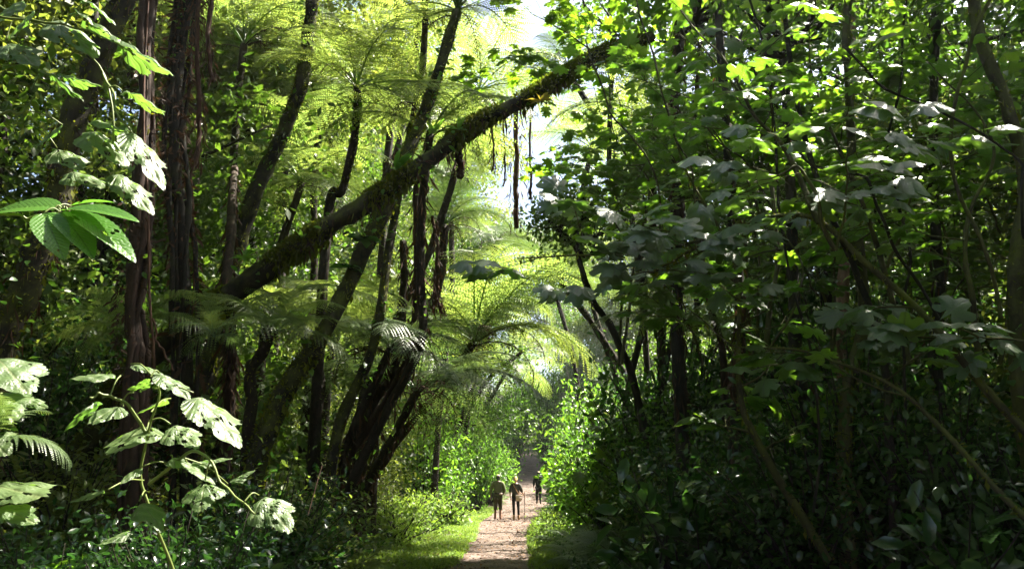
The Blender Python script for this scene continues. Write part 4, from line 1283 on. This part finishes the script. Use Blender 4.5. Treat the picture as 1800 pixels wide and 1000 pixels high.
big_plant('drooping_leaf_branch', 'leafy branch hanging in at the upper left, torn leaves lit along their edges', [
    [(-80, -60, 3.6), (20, 20, 3.5), (110, 60, 3.5), (180, 130, 3.5), (190, 260, 3.5), (170, 300, 3.5)],
    [(-60, 20, 3.4), (60, 45, 3.4), (150, 45, 3.4), (240, 95, 3.3)],
    [(-40, 190, 3.4), (40, 205, 3.4), (55, 160, 3.4)],
    [(180, 130, 3.5), (210, 200, 3.4), (250, 250, 3.4)]], [
    ('b3', (95, 30, 3.5), (182, 105, 3.3), .5, .2, .8),
    ('b2', (130, 22, 3.5), (245, 75, 3.3), -.05, .5, .6),
    ('b0', (195, 65, 3.4), (325, 135, 3.2), -.15, .6, .55),
    ('b2', (10, 75, 3.4), (70, 110, 3.2), .8, 0, .9),
    ('b4', (60, 20, 3.4), (0, 70, 3.2), .2, -.3, .9),
    ('b1', (75, 125, 3.5), (165, 170, 3.3), .0, .4, .6),
    ('b0', (170, 210, 3.5), (260, 245, 3.3), .2, .3, .7),
    ('b2', (225, 225, 3.4), (308, 335, 3.2), .4, .9, .7),
    ('b3', (160, 225, 3.5), (232, 300, 3.3), .5, .5, .9),
    ('b0', (100, 130, 3.5), (190, 150, 3.4), .1, .2, .6),
    ('b1', (215, 160, 3.5), (310, 195, 3.3), -.1, .4, .45),
    ('b4', (110, 220, 3.5), (50, 260, 3.3), .3, -.4, .9),
    ('b0', (100, 260, 3.5), (150, 300, 3.3), .7, .2, .9),
    ('b3', (120, 300, 3.6), (190, 330, 3.4), .6, .2, .9),
    ('b4', (40, 0, 3.5), (-20, 40, 3.3), .2, 0, 1),
    ('b2', (200, 300, 3.5), (285, 375, 3.3), .5, .6, .7),
    ('b1', (150, 0, 3.5), (215, 40, 3.4), .1, .3, .8)])
big_plant('ribbed_leaf_branch', 'branch of long ribbed green leaves reaching in from the left edge', [
    [(-120, 400, 2.9), (0, 386, 2.9), (60, 374, 2.9), (112, 372, 2.85)]], [
    ('o0', (108, 366, 2.9), (-30, 352, 2.8), .95, -.1, 1.2),
    ('o2', (110, 370, 2.85), (245, 360, 2.75), .6, .05, 1.0),
    ('o1', (118, 372, 2.85), (250, 430, 2.7), .6, .3, .9),
    ('o2', (100, 374, 2.85), (170, 430, 2.6), .55, .1, 1.0),
    ('o0', (75, 376, 2.8), (110, 438, 2.55), .9, .1, 1.1),
    ('o1', (125, 362, 2.95), (200, 342, 3.1), .2, 0, 1.)])

# epiphytes on the log
def tuft(loc, n, L, mat, label, seed, tpl=T_ELL, wsc=.5, up=1.1, cat='plant', name='epiphyte'):
    g = np.random.default_rng(seed)
    mb = MB()
    az = g.uniform(0, 6.28, n)
    d = nrm(np.c_[np.cos(az), np.sin(az), g.uniform(-.1, .2 + up * 1.4, n)])
    scatter(mb, tpl, np.zeros((n, 3)), d, nrm(np.array([0, 0, 1.]) + g.normal(size=(n, 3)) * .2), L * g.uniform(.6, 1.2, n), g.random(n), wsc)
    o = mb.obj(name, M[mat])
    o.location = tuple(loc)
    return tag(o, label, cat)


tuft(P(696, 300, 9.95), 9, .34, 'oblong', 'upright strap-leaved epiphyte growing on the log above its middle', 701, wsc=.6, up=1.6)
tuft(P(805, 228, 10.2), 14, .26, 'gloss2', 'bright leafy epiphyte on the log near the tree-fern trunk', 702, up=.8)
tuft(P(765, 232, 10.2), 10, .22, 'gloss2', 'pale epiphyte leaves on the log left of the bright one', 703, up=.8)
tuft(P(950, 178, 10.5), 12, .25, 'yellow', 'browned hanging leaf tuft on the upper end of the log', 704, up=.2)
tuft(P(745, 285, 9.9), 7, .2, 'vine', 'curled red-brown dead leaf caught on the log', 705, up=.3)
tuft(P(430, 455, 9.8), 22, .24, 'gloss2', 'leafy epiphyte sprouting on the low thick end of the log', 706)
tuft(P(640, 420, 9.9), 12, .26, 'gloss', 'dull round-leaved climber under the middle of the log', 707, wsc=1.3, up=.1)
tuft(P(612, 470, 10.0), 10, .26, 'gloss', 'round-leaved climber below the dull one', 708, wsc=1.3, up=0)
tuft(P(530, 420, 9.8), 16, .2, 'gloss2', 'small leafy epiphyte on the lower half of the log', 709)
tuft(P(350, 535, 9.8), 18, .26, 'gloss', 'dark leafy epiphyte by the fork at the log root', 710)

# hanging vines
def vine(path, r, label, mat='vine', seed=0, leaves=0, group=None, wob=.03):
    pts = wobble(smooth_path(px_path(path), 50), wob, seed)
    base = pts[-1].copy()
    root = empty('vine', base, label, 'vine', group)
    mb = MB()
    tube(mb, pts - base, r, 6, .1, seed)
    mb.obj('stem', M[mat], root)
    if leaves:
        hang_strips(root, pts, np.full(50, r * 2), base, leaves, seed, 'dead', (.08, .3), 'withered_leaves', .4)
    return root


vine([(262, -60, 7.2), (256, 120, 7.2), (254, 250, 7.2), (260, 400, 7.2), (262, 520, 7.2), (272, 660, 7.2)], .013, 'long straight reddish vine hanging down the vine-hung tree', seed=1)
vine([(268, 560, 7.1), (278, 600, 7.1), (290, 620, 7.1), (300, 650, 7.1)], .010, 'short reddish vine curving off the foot of the straight vine', seed=2)
vine([(372, -50, 9), (368, 60, 9), (372, 140, 9)], .03, 'shaggy vine with dead leaves beside the ragged trunk', seed=3, leaves=160)
vine([(350, -50, 9), (345, 100, 9), (352, 230, 9), (345, 290, 9)], .03, 'long shaggy vine with dead leaves right of the ragged trunk', seed=4, leaves=240)
vine([(908, 180, 13), (906, 300, 13), (910, 400, 13)], .05, 'dangling root rope under the log in the bright gap', seed=5, leaves=170)
vine([(808, 240, 10.6), (806, 275, 10.6), (810, 312, 10.6)], .06, 'stubby clump of roots hanging under the log', 'redbark', seed=6, leaves=50)
vine([(868, 210, 12), (866, 260, 12), (868, 300, 12)], .02, 'thin root string left of the dangling rope', seed=7, leaves=60)
vine([(930, 170, 13.5), (934, 290, 13.5), (930, 350, 13.5)], .025, 'thin root string right of the dangling rope', seed=8, leaves=90)
vine([(885, 190, 14), (888, 260, 14), (884, 330, 14)], .02, 'thin root string close behind the dangling rope', seed=18, leaves=70)
vine([(760, 380, 12.8), (768, 440, 12.8), (764, 500, 12.8), (778, 550, 12.8)], .03, 'red-brown root tangle hanging beside the dark slanting fern trunk', seed=9, leaves=300)
vine([(322, 640, 9.3), (333, 560, 9.6), (345, 440, 9.6), (335, 300, 9.6)], .012, 'thin looping vine between the ragged trunk and the log', seed=10)
vine([(541, 905, 5), (554, 860, 5.1), (566, 818, 5.2)], .0028, 'dry straw-coloured stick leaning at the bottom left centre', 'paleb', seed=11, wob=.001)
vine([(1310, 520, 9.4), (1300, 600, 9.4), (1278, 690, 9.4)], .03, 'hanging dead creeper on the upright dark trunk', seed=12, leaves=240)
vine([(1210, -40, 11.6), (1182, 120, 11.6), (1188, 300, 11.6), (1165, 380, 11.6)], .02, 'hanging creeper with withered leaves beside the wrapped dark trunk', seed=13, leaves=160)

for i, pp in enumerate([[(1430, 900, 7), (1440, 640, 7), (1380, 420, 7), (1350, 180, 7), (1300, -40, 7)], [(1760, 560, 6), (1700, 320, 6), (1690, 120, 6), (1740, -40, 6)], [(1590, 760, 7), (1600, 480, 7), (1560, 240, 7), (1600, -30, 7)],
                        [(1240, 470, 7), (1220, 300, 7), (1150, 160, 7), (1120, -30, 7)], [(1650, 560, 6.4), (1540, 400, 6.4), (1500, 300, 6.4), (1420, 260, 6.4), (1330, 120, 6.4)], [(1350, 620, 7.4), (1400, 480, 7.4), (1350, 330, 7.4), (1240, 230, 7.4)],
                        [(1800, 420, 6), (1760, 260, 6), (1600, 160, 6), (1480, 100, 6)], [(1120, 500, 8), (1170, 420, 8), (1140, 280, 8), (1060, 200, 8), (1030, 60, 8)]]):
    vine(pp, [.012, .016, .013, .010, .014, .011, .012, .012][i], 'bare thin arching stem threading through the right-hand saplings', 'stem' if i % 2 else 'bark', seed=60 + i, group='thin arching stems on the right', wob=.08)

# ------------------------------------------------------------------ grass, undergrowth, litter
g2 = np.random.default_rng(77)
mb = MB()
n = 60000
y = 14 + 26 * g2.random(n)
side = g2.random(n) < .72
u = np.where(side, -(pathw(y) * .85 + np.abs(g2.normal(size=n)) * 1.2), pathw(y) * .85 + np.abs(g2.normal(size=n)) * .45)
x = pathx(y) + u
keep = (np.sin(x * 3 + y) + np.sin(y * 2.1) + g2.normal(size=n) * .7) > -.9
x, y = x[keep], y[keep]
o = np.c_[x, y, ground(x, y)]
m = len(o)
scatter(mb, T_BLADE, o, nrm(np.c_[g2.normal(size=(m, 2)) * .6, np.full(m, .9)]), nrm(g2.normal(size=(m, 3))), g2.uniform(.05, .17, m), g2.random(m), 1.3)
tag(mb.obj('grass', M['grass']), 'bright short grass along both edges of the track', 'grass', kind='stuff')

mb = MB()
n = 42000
y = g2.uniform(3.5, 60, n) ** 1.0
sgn = np.where(g2.random(n) < .5, -1, 1)
u = sgn * (np.where(sgn < 0, 2.6, 1.35) + g2.random(n) ** 1.5 * np.where(y < 30, 9, 14))
x = pathx(y) + u
o = np.c_[x, y, ground(x, y) + g2.random(n) ** 1.6 * .45]
scatter(mb, T_ELL, o, nrm(g2.normal(size=(n, 3)) + np.array([0, 0, .1])), nrm(g2.normal(size=(n, 3)) * .5 + np.array([0, 0, 1.])), g2.uniform(.06, .15, n), g2.random(n))
tag(mb.obj('undergrowth', M['gloss']), 'low leafy undergrowth covering the forest floor', 'undergrowth', kind='stuff')  # darker leaf colour stands in for shade low on the left

mb = MB()
n = 5200
y = 12 + 40 * g2.random(n)
u = g2.normal(size=n) * 1.0
x = pathx(y) + u
o = np.c_[x, y, ground(x, y) + .045]
scatter(mb, T_ELL, o, nrm(np.c_[g2.normal(size=(n, 2)), g2.normal(size=n) * .15]), nrm(g2.normal(size=(n, 3)) * .3 + np.array([0, 0, 1.])), g2.uniform(.03, .09, n), g2.random(n), 1.4)
tag(mb.obj('leaf_litter', M['litter']), 'fallen brown leaves scattered over the track', 'leaf litter', kind='stuff')

#PEOPLE-BEGIN
# ------------------------------------------------------------------ people
def skin_mesh(nodes, edges, root, sub=1):
    names = list(nodes)
    bm = bmesh.new()
    vs = {k: bm.verts.new(nodes[k][0]) for k in names}
    for a, b in edges: bm.edges.new((vs[a], vs[b]))
    me = bpy.data.meshes.new('tmp')
    bm.to_mesh(me); bm.free()
    o = bpy.data.objects.new('tmp', me)
    COL.objects.link(o)
    o.modifiers.new('s', 'SKIN')
    if not me.skin_vertices: 
        bpy.context.view_layer.objects.active = o
    sv = me.skin_vertices[0].data
    for i, k in enumerate(names):
        r = nodes[k][1]
        sv[i].radius = (r, r) if np.isscalar(r) else r
        sv[i].use_root = (k == root)
    m = o.modifiers.new('u', 'SUBSURF'); m.levels = sub; m.render_levels = sub
    dg = bpy.context.evaluated_depsgraph_get()
    res = bpy.data.meshes.new_from_object(o.evaluated_get(dg))
    bpy.data.objects.remove(o)
    return res


def join_meshes(name, lst, mats):
    bm = bmesh.new()
    for me, mi in lst:
        n0 = len(bm.faces)
        bm.from_mesh(me)
        bm.faces.ensure_lookup_table()
        for f in bm.faces[n0:]:
            f.material_index = mi; f.smooth = True
    out = bpy.data.meshes.new(name)
    bm.to_mesh(out); bm.free()
    for m in mats: out.materials.append(m)
    return out


def head_mesh(c, s=1.0, yaw=0.0):
    """ellipsoid sculpted with brow, nose, mouth, chin, ears; faces +Y"""
    bm = bmesh.new()
    bmesh.ops.create_uvsphere(bm, u_segments=28, v_segments=20, radius=1)
    for v in bm.verts:
        x, y, z = v.co
        X = x * .076; Z = z * .118; Yy = y * .098
        if z < -.2: X *= 1 - .28 * (-z - .2); Yy *= 1 - .10 * (-z - .2)
        if y > .5:
            Yy += .022 * math.exp(-((x / .16) ** 2 + ((z + .12) / .16) ** 2))        # nose
            Yy -= .010 * math.exp(-(((abs(x) - .36) / .16) ** 2 + ((z - .04) / .11) ** 2))   # eye sockets
            Yy += .007 * math.exp(-((z - .2) / .1) ** 2)
            Yy += .007 * math.exp(-((x / .3) ** 2 + ((z + .45) / .07) ** 2))        # lips
            Yy += .010 * math.exp(-((x / .3) ** 2 + ((z + .85) / .15) ** 2))
        if abs(x) > .9 and abs(z) < .25 and abs(y) < .3: X *= 1.18                  # ears
        v.co = (X, Yy, Z)
    bmesh.ops.rotate(bm, verts=bm.verts, cent=(0, 0, 0), matrix=Matrix.Rotation(yaw, 3, 'Z'))
    bmesh.ops.scale(bm, verts=bm.verts, vec=(s, s, s))
    bmesh.ops.translate(bm, verts=bm.verts, vec=c)
    me = bpy.data.meshes.new('h'); bm.to_mesh(me); bm.free()
    return me


def hand_nodes(wr, d, s, nodes, edges, wrist, curl=.5, inward=1):
    """palm as part of the limb chain + five finger chains"""
    d = nrm(d)
    sd = nrm(np.cross(d, [inward, 0.01, 0]))
    palm = np.asarray(wr) + d * .05
    nodes['palm' + s] = (tuple(palm), (.032, .016))
    edges.append((wrist, 'palm' + s))
    fing = []
    inn = np.array([-inward, 0, 0.])
    for q, (off, ln) in enumerate([(-.026, .068), (-.009, .078), (.009, .073), (.026, .058)]):
        b = palm + sd * off + d * .02
        p1 = b + d * ln * .5 + inn * .008
        p2 = p1 + nrm(d + inn * curl) * ln * .3
        p3 = p2 + nrm(d + inn * curl * 2) * ln * .25
        fing.append([b, p1, p2, p3])
    b = palm - sd * .025 - d * .02
    p1 = b - sd * .02 + d * .03 + inn * .01
    fing.append([b, p1, p1 + d * .022 + inn * .012, p1 + d * .036 + inn * .02])
    return fing


def finger_meshes(fings):
    out = []
    for f in fings:
        nd = {str(i): (tuple(p), (.0095, .009, .008, .0065)[i]) for i, p in enumerate(f)}
        out.append(skin_mesh(nd, [('0', '1'), ('1', '2'), ('2', '3')], '0', 1))
    return out


def build_person(loc, h, label, cfg, rz=0.0):
    """cfg: joints overrides and materials; modelled at 1.75 m facing +Y"""
    root = empty('person', loc, label, 'person', cfg.get('group'), rz, h / 1.75)
    fem = cfg.get('fem', False)
    sw = .165 if fem else .195
    hw = .088 if fem else .085
    J = dict(pelvis=(0, 0, .94), waist=(0, -.005, 1.10), chest=(0, -.01, 1.30), nb=(0, -.005, 1.455), neck=(0, .012, 1.53),
             shL=(-sw, 0, 1.415), elL=(-sw - .07, -.03, 1.13), wrL=(-sw - .075, .04, .885),
             shR=(sw, 0, 1.415), elR=(sw + .07, -.03, 1.13), wrR=(sw + .075, .04, .885),
             hipL=(-hw, 0, .88), knL=(-hw - .012, .02, .49), anL=(-hw - .012, -.02, .085), toL=(-hw - .03, .13, .035),
             hipR=(hw, 0, .88), knR=(hw + .012, .02, .49), anR=(hw + .012, -.02, .085), toR=(hw + .03, .13, .035))
    J.update(cfg.get('J', {}))
    k = .9 if fem else 1.0
    rad = dict(pelvis=(.155, .115) if not fem else (.16, .115), waist=(.135 * k, .10 * k), chest=(.16 * k, .11 * k), nb=(.075 * k, .065), neck=.052 * k,
               sh=.062 * k, el=.043 * k, wr=.027 * k, hip=.088, kn=.058 * k, an=.038, to=.032)
    ed = [('pelvis', 'waist'), ('waist', 'chest'), ('chest', 'nb'), ('nb', 'neck')]
    for s in 'LR':
        ed += [('nb', 'sh' + s), ('sh' + s, 'el' + s), ('el' + s, 'wr' + s), ('pelvis', 'hip' + s), ('hip' + s, 'kn' + s), ('kn' + s, 'an' + s), ('an' + s, 'to' + s)]
    R_ = lambda n: rad.get(n, rad.get(n[:-1]))
    nodes = {n: (J[n], R_(n)) for n in J}
    fg = []
    for s, i in (('L', -1), ('R', 1)):
        d = cfg.get('hand' + s, np.array(J['wr' + s]) - np.array(J['el' + s]))
        fg += hand_nodes(J['wr' + s], np.array(d, float), s, nodes, ed, 'wr' + s, cfg.get('curl' + s, .5), i)
    parts = [(skin_mesh(nodes, ed, 'pelvis', 1), 0), (head_mesh((J['neck'][0], J['neck'][1] + .015, J['neck'][2] + .115), .98, cfg.get('yaw', 0)), 0)]
    parts += [(m, 0) for m in finger_meshes(fg)]
    link('body', join_meshes('body', parts, [cfg['skin']]), root)

    def garment(name, sel, grow, mat, edges=None, root_=None, over=None):
        nd = {}
        for n in sel:
            r = R_(n) if n in J else None
            co = J[n]
            gq = grow if np.isscalar(grow) else grow.get(n, grow.get(n[:-1], grow['*']))
            r = (r + gq) if np.isscalar(r) else (r[0] + gq, r[1] + gq)
            nd[n] = (co, r)
        if over: nd.update(over)
        e = [q for q in ed if q[0] in nd and q[1] in nd] + (edges or [])
        return link(name, join_meshes(name, [(skin_mesh(nd, e, root_ or sel[0], 1), 0)], [mat]), root)

    A = lambda a, b, t: tuple(np.array(J[a]) * (1 - t) + np.array(J[b]) * t)
    sl = cfg.get('sleeve', .95)
    over = {}; ee = []
    for s in 'LR':
        if sl > 1:
            over['cu' + s] = (A('el' + s, 'wr' + s, sl - 1), .046 * k); ee.append(('el' + s, 'cu' + s))
    hem = cfg.get('hem', .84)
    over['hem'] = ((0, 0, hem), (.165, .125) if not fem else (.165, .12)); ee.append(('pelvis', 'hem'))
    sel = ['chest', 'waist', 'pelvis', 'nb', 'shL', 'shR', 'elL', 'elR']
    garment('shirt', sel, {'*': .036, 'nb': .006, 'el': .03}, cfg['shirt'], ee, 'chest', over)
    # trousers
    tl = cfg.get('trouser', 1.9)
    over = {}; ee = []
    gr = cfg.get('tgrow', .03)
    for s in 'LR':
        over['tc' + s] = (A('kn' + s, 'an' + s, tl - 1), .048 + gr * .8); ee.append(('kn' + s, 'tc' + s))
    garment('trousers', ['pelvis', 'hipL', 'hipR', 'knL', 'knR'], {'*': gr, 'pelvis': .008}, cfg['trousers_m'], ee, 'pelvis', over)
    for s in 'LR':
        bh = cfg.get('boot', .3)
        p = A('an' + s, 'kn' + s, bh)
        nd = {'a': (p, .052), 'b': (J['an' + s], .050), 'c': (tuple(np.array(J['an' + s]) + (0, -.035, -.045)), .036), 't': (J['to' + s], .043)}
        link('boot', join_meshes('boot', [(skin_mesh(nd, [('a', 'b'), ('b', 'c'), ('b', 't')], 'b', 1), 0)], [cfg['boots']]), root)
    c = np.array([J['neck'][0], J['neck'][1] + .015, J['neck'][2] + .115])
    # hair
    bm = bmesh.new()
    bmesh.ops.create_uvsphere(bm, u_segments=24, v_segments=16, radius=1)
    kill = [v for v in bm.verts if (v.co.z < -.25 and v.co.y > -.2) or v.co.z < -.72 or (v.co.y > .55 and v.co.z < .5)]
    bmesh.ops.delete(bm, geom=kill, context='VERTS')
    hs = cfg.get('hairs', 1.03)
    for v in bm.verts:
        v.co = (v.co.x * .080 * hs, v.co.y * .104 * hs, v.co.z * .123 * hs)
    if fem:
        r = bmesh.ops.create_uvsphere(bm, u_segments=12, v_segments=8, radius=.045)
        for v in r['verts']: v.co = (v.co.x * .8, v.co.y - .10, v.co.z * 1.7 - .045)
    bmesh.ops.translate(bm, verts=bm.verts, vec=c)
    me = bpy.data.meshes.new('hair'); bm.to_mesh(me); bm.free()
    for f in me.polygons: f.use_smooth = True
    me.materials.append(cfg['hair'])
    link('hair', me, root)
    if cfg.get('cap'):
        bm = bmesh.new()
        bmesh.ops.create_uvsphere(bm, u_segments=24, v_segments=16, radius=1)
        bmesh.ops.delete(bm, geom=[v for v in bm.verts if v.co.z < .28], context='VERTS')
        for v in bm.verts:
            z = v.co.z
            v.co = (v.co.x * .094, v.co.y * .116, (min(z, .85)) * .125 + .012)
        r = bmesh.ops.create_uvsphere(bm, u_segments=16, v_segments=8, radius=1)
        for v in r['verts']: v.co = (v.co.x * .075, v.co.y * .075 + .10, v.co.z * .008 + .05)
        bmesh.ops.translate(bm, verts=bm.verts, vec=c)
        me = bpy.data.meshes.new('cap'); bm.to_mesh(me); bm.free()
        for f in me.polygons: f.use_smooth = True
        me.materials.append(cfg['cap'])
        link('cap', me, root)
    # belt
    mbb = MB()
    a = np.linspace(0, 2 * math.pi, 25)
    for q in cfg.get('belts', []):
        tube(mbb, np.c_[q[1] * np.cos(a), q[2] * np.sin(a), np.full(25, q[0])], .018, 6, cap=False)
    if cfg.get('belts'): mbb.obj('belt', cfg['beltm'], root)
    return root, J


cloth = lambda n, c: plainmat(n, c, .85, .18, 14)
SKD = plainmat('dark_skin', (.10, .05, .03), .5, .05)
SKP = plainmat('fair_skin', (.55, .33, .24), .5, .05)
KH = cloth("olive_khaki_cloth", (.10, .11, .05)); OL = cloth('olive_drab_cloth', (.055, .052, .024)); NV = cloth('dark_slate_cloth', (.02, .023, .027))
BK = cloth('charcoal_leggings', (.022, .02, .024)); TAN = cloth('tan_leather', (.30, .17, .08)); BRN = cloth('reddish_brown_leather', (.20, .095, .06))
SHT = cloth('dark_olive_grey_cloth', (.04, .038, .028)); CAPM = cloth('pale_khaki_cap_cloth', (.34, .29, .2)); HB = plainmat('dark_hair', (.012, .01, .008), .6); HL = plainmat('blonde_hair', (.55, .36, .15), .5, .15, 60)
WH = cloth('cream_canvas', (.62, .50, .44)); DK = cloth('dark_belt', (.03, .025, .02))

p1 = gpt(875, 32, .035)
build_person(p1, 1.80, 'person in olive khaki uniform and pale cap walking away on the left, reddish-brown boots', dict(
    skin=SKD, shirt=KH, trousers_m=OL, boots=BRN, hair=HB, cap=CAPM, sleeve=1.7, hem=.80, trouser=1.35, tgrow=.034, boot=.85, hairs=1.0,
    belts=[(1.02, .185, .145)], beltm=DK,
    J=dict(elL=(-.285, -.02, 1.14), wrL=(-.30, .03, .90), elR=(.27, -.05, 1.15), wrR=(.20, .06, .98), knR=(.10, .05, .5), anR=(.10, -.03, .085), toR=(.12, .12, .035), anL=(-.11, .04, .085), toL=(-.13, .19, .035))), rz=-.05)
b = MB()
g = np.random.default_rng(1)
bm = bmesh.new(); bmesh.ops.create_cube(bm, size=1)
bmesh.ops.scale(bm, verts=bm.verts, vec=(.13, .05, .09)); bmesh.ops.bevel(bm, geom=bm.edges[:], offset=.018, segments=3, affect='EDGES')
me = bpy.data.meshes.new('belt_pouch'); bm.to_mesh(me); bm.free(); me.materials.append(WH)
for f in me.polygons: f.use_smooth = True
o = link('belt_pouch', me); o.location = (p1[0] + .13, p1[1] - .17, p1[2] + 1.04); tag(o, 'small white pouch on the back of the uniformed walker belt', 'pouch')

p2 = gpt(906.5, 31.6, .035)
build_person(p2, 1.72, 'person with blonde hair, dark olive shirt and black leggings walking with a stick', dict(
    skin=SKP, shirt=SHT, trousers_m=BK, boots=TAN, hair=HL, fem=True, sleeve=1.15, hem=.80, trouser=1.75, tgrow=.006, boot=.35,
    belts=[(.86, .182, .140)], beltm=TAN,
    J=dict(elR=(.26, .0, 1.15), wrR=(.34, .16, 1.02), elL=(-.235, -.05, 1.15), wrL=(-.225, .05, .93), knL=(-.085, .03, .49), anL=(-.07, -.04, .085), toL=(-.085, .11, .035), knR=(.11, .05, .49), anR=(.125, .03, .085), toR=(.14, .18, .035)),
    handR=(.35, .6, -.3), curlR=1.6))
sk = 1.72 / 1.75
mbs = MB()
tube(mbs, wobble(smooth_path([(0, 0, 0), (.004, -.02, .6), (-.01, -.03, 1.12)], 16), .006, 4), np.linspace(.011, .016, 16), 8, .06)
o = mbs.obj('walking_stick', M['vine']); o.location = (p2[0] + .375 * sk, p2[1] + .22 * sk, p2[2])
tag(o, 'brown wooden walking stick in the right hand of the blonde walker', 'walking stick')
root = empty('shoulder_bag', (p2[0] + .13, p2[1] - .19, p2[2] + .88), 'cream shoulder bag slung on the right hip of the blonde walker', 'bag')
bm = bmesh.new(); bmesh.ops.create_cube(bm, size=1)
bmesh.ops.scale(bm, verts=bm.verts, vec=(.25, .09, .24)); bmesh.ops.bevel(bm, geom=bm.edges[:], offset=.03, segments=3, affect='EDGES')
me = bpy.data.meshes.new('pouch'); bm.to_mesh(me); bm.free(); me.materials.append(WH)
for f in me.polygons: f.use_smooth = True
link('pouch', me, root)
bm = bmesh.new(); bmesh.ops.create_cube(bm, size=1)
bmesh.ops.scale(bm, verts=bm.verts, vec=(.262, .10, .11)); bmesh.ops.bevel(bm, geom=bm.edges[:], offset=.02, segments=3, affect='EDGES')
me = bpy.data.meshes.new('flap'); bm.to_mesh(me); bm.free(); me.materials.append(cloth('pale_flap', (.70, .58, .52)))
o = link('flap', me, root); o.location = (0, -.003, .072)
mbs = MB()
tube(mbs, smooth_path([(.03, 0, .1), (-.10, .03, .30), (-.22, .05, .52), (-.245, .16, .60), (-.19, .30, .50), (-.02, .33, .3), (.13, .2, .12), (.10, .03, .1)], 40), .012, 6)
mbs.obj('strap', TAN, root)

p3 = gpt(947, 43, .035)
build_person(p3, 1.76, 'person in dark slate clothes and pale cap ahead of the others, half hidden by leaves', dict(
    skin=SKD, shirt=NV, trousers_m=BK, boots=DK, hair=HB, cap=CAPM, sleeve=1.7, hem=.80, trouser=1.85, tgrow=.03, boot=.3, hairs=1.0,
    J=dict(elR=(.28, .02, 1.17), wrR=(.24, .17, 1.05), knL=(-.10, .10, .5), anL=(-.11, .12, .085), toL=(-.13, .28, .035), anR=(.10, -.12, .10), toR=(.12, .03, .035))), rz=-.1)
#PEOPLE-END

# ------------------------------------------------------------------ haze
if HAZE:
    bpy_mb = MB()
    x0, x1, y0, y1, z0, z1 = -410, 410, -310, 910, -1.5, 60
    v = [(x0, y0, z0), (x1, y0, z0), (x1, y1, z0), (x0, y1, z0), (x0, y0, z1), (x1, y0, z1), (x1, y1, z1), (x0, y1, z1)]
    bpy_mb.add(v, None, [(0, 3, 2, 1), (4, 5, 6, 7), (0, 1, 5, 4), (1, 2, 6, 5), (2, 3, 7, 6), (3, 0, 4, 7)])
    hm, ht = newmat('haze_air')
    ho = N(ht, 'ShaderNodeOutputMaterial')
    pv = N(ht, 'ShaderNodeVolumePrincipled')
    pv.inputs['Color'].default_value = (.95, .97, 1, 1)
    pv.inputs['Density'].default_value = HAZE
    pv.inputs['Anisotropy'].default_value = .5
    ht.links.new(pv.outputs[0], ho.inputs['Volume'])
    tag(bpy_mb.obj('haze', hm, smooth=False), 'thin bright morning haze filling the gap over the track', 'haze', kind='stuff')
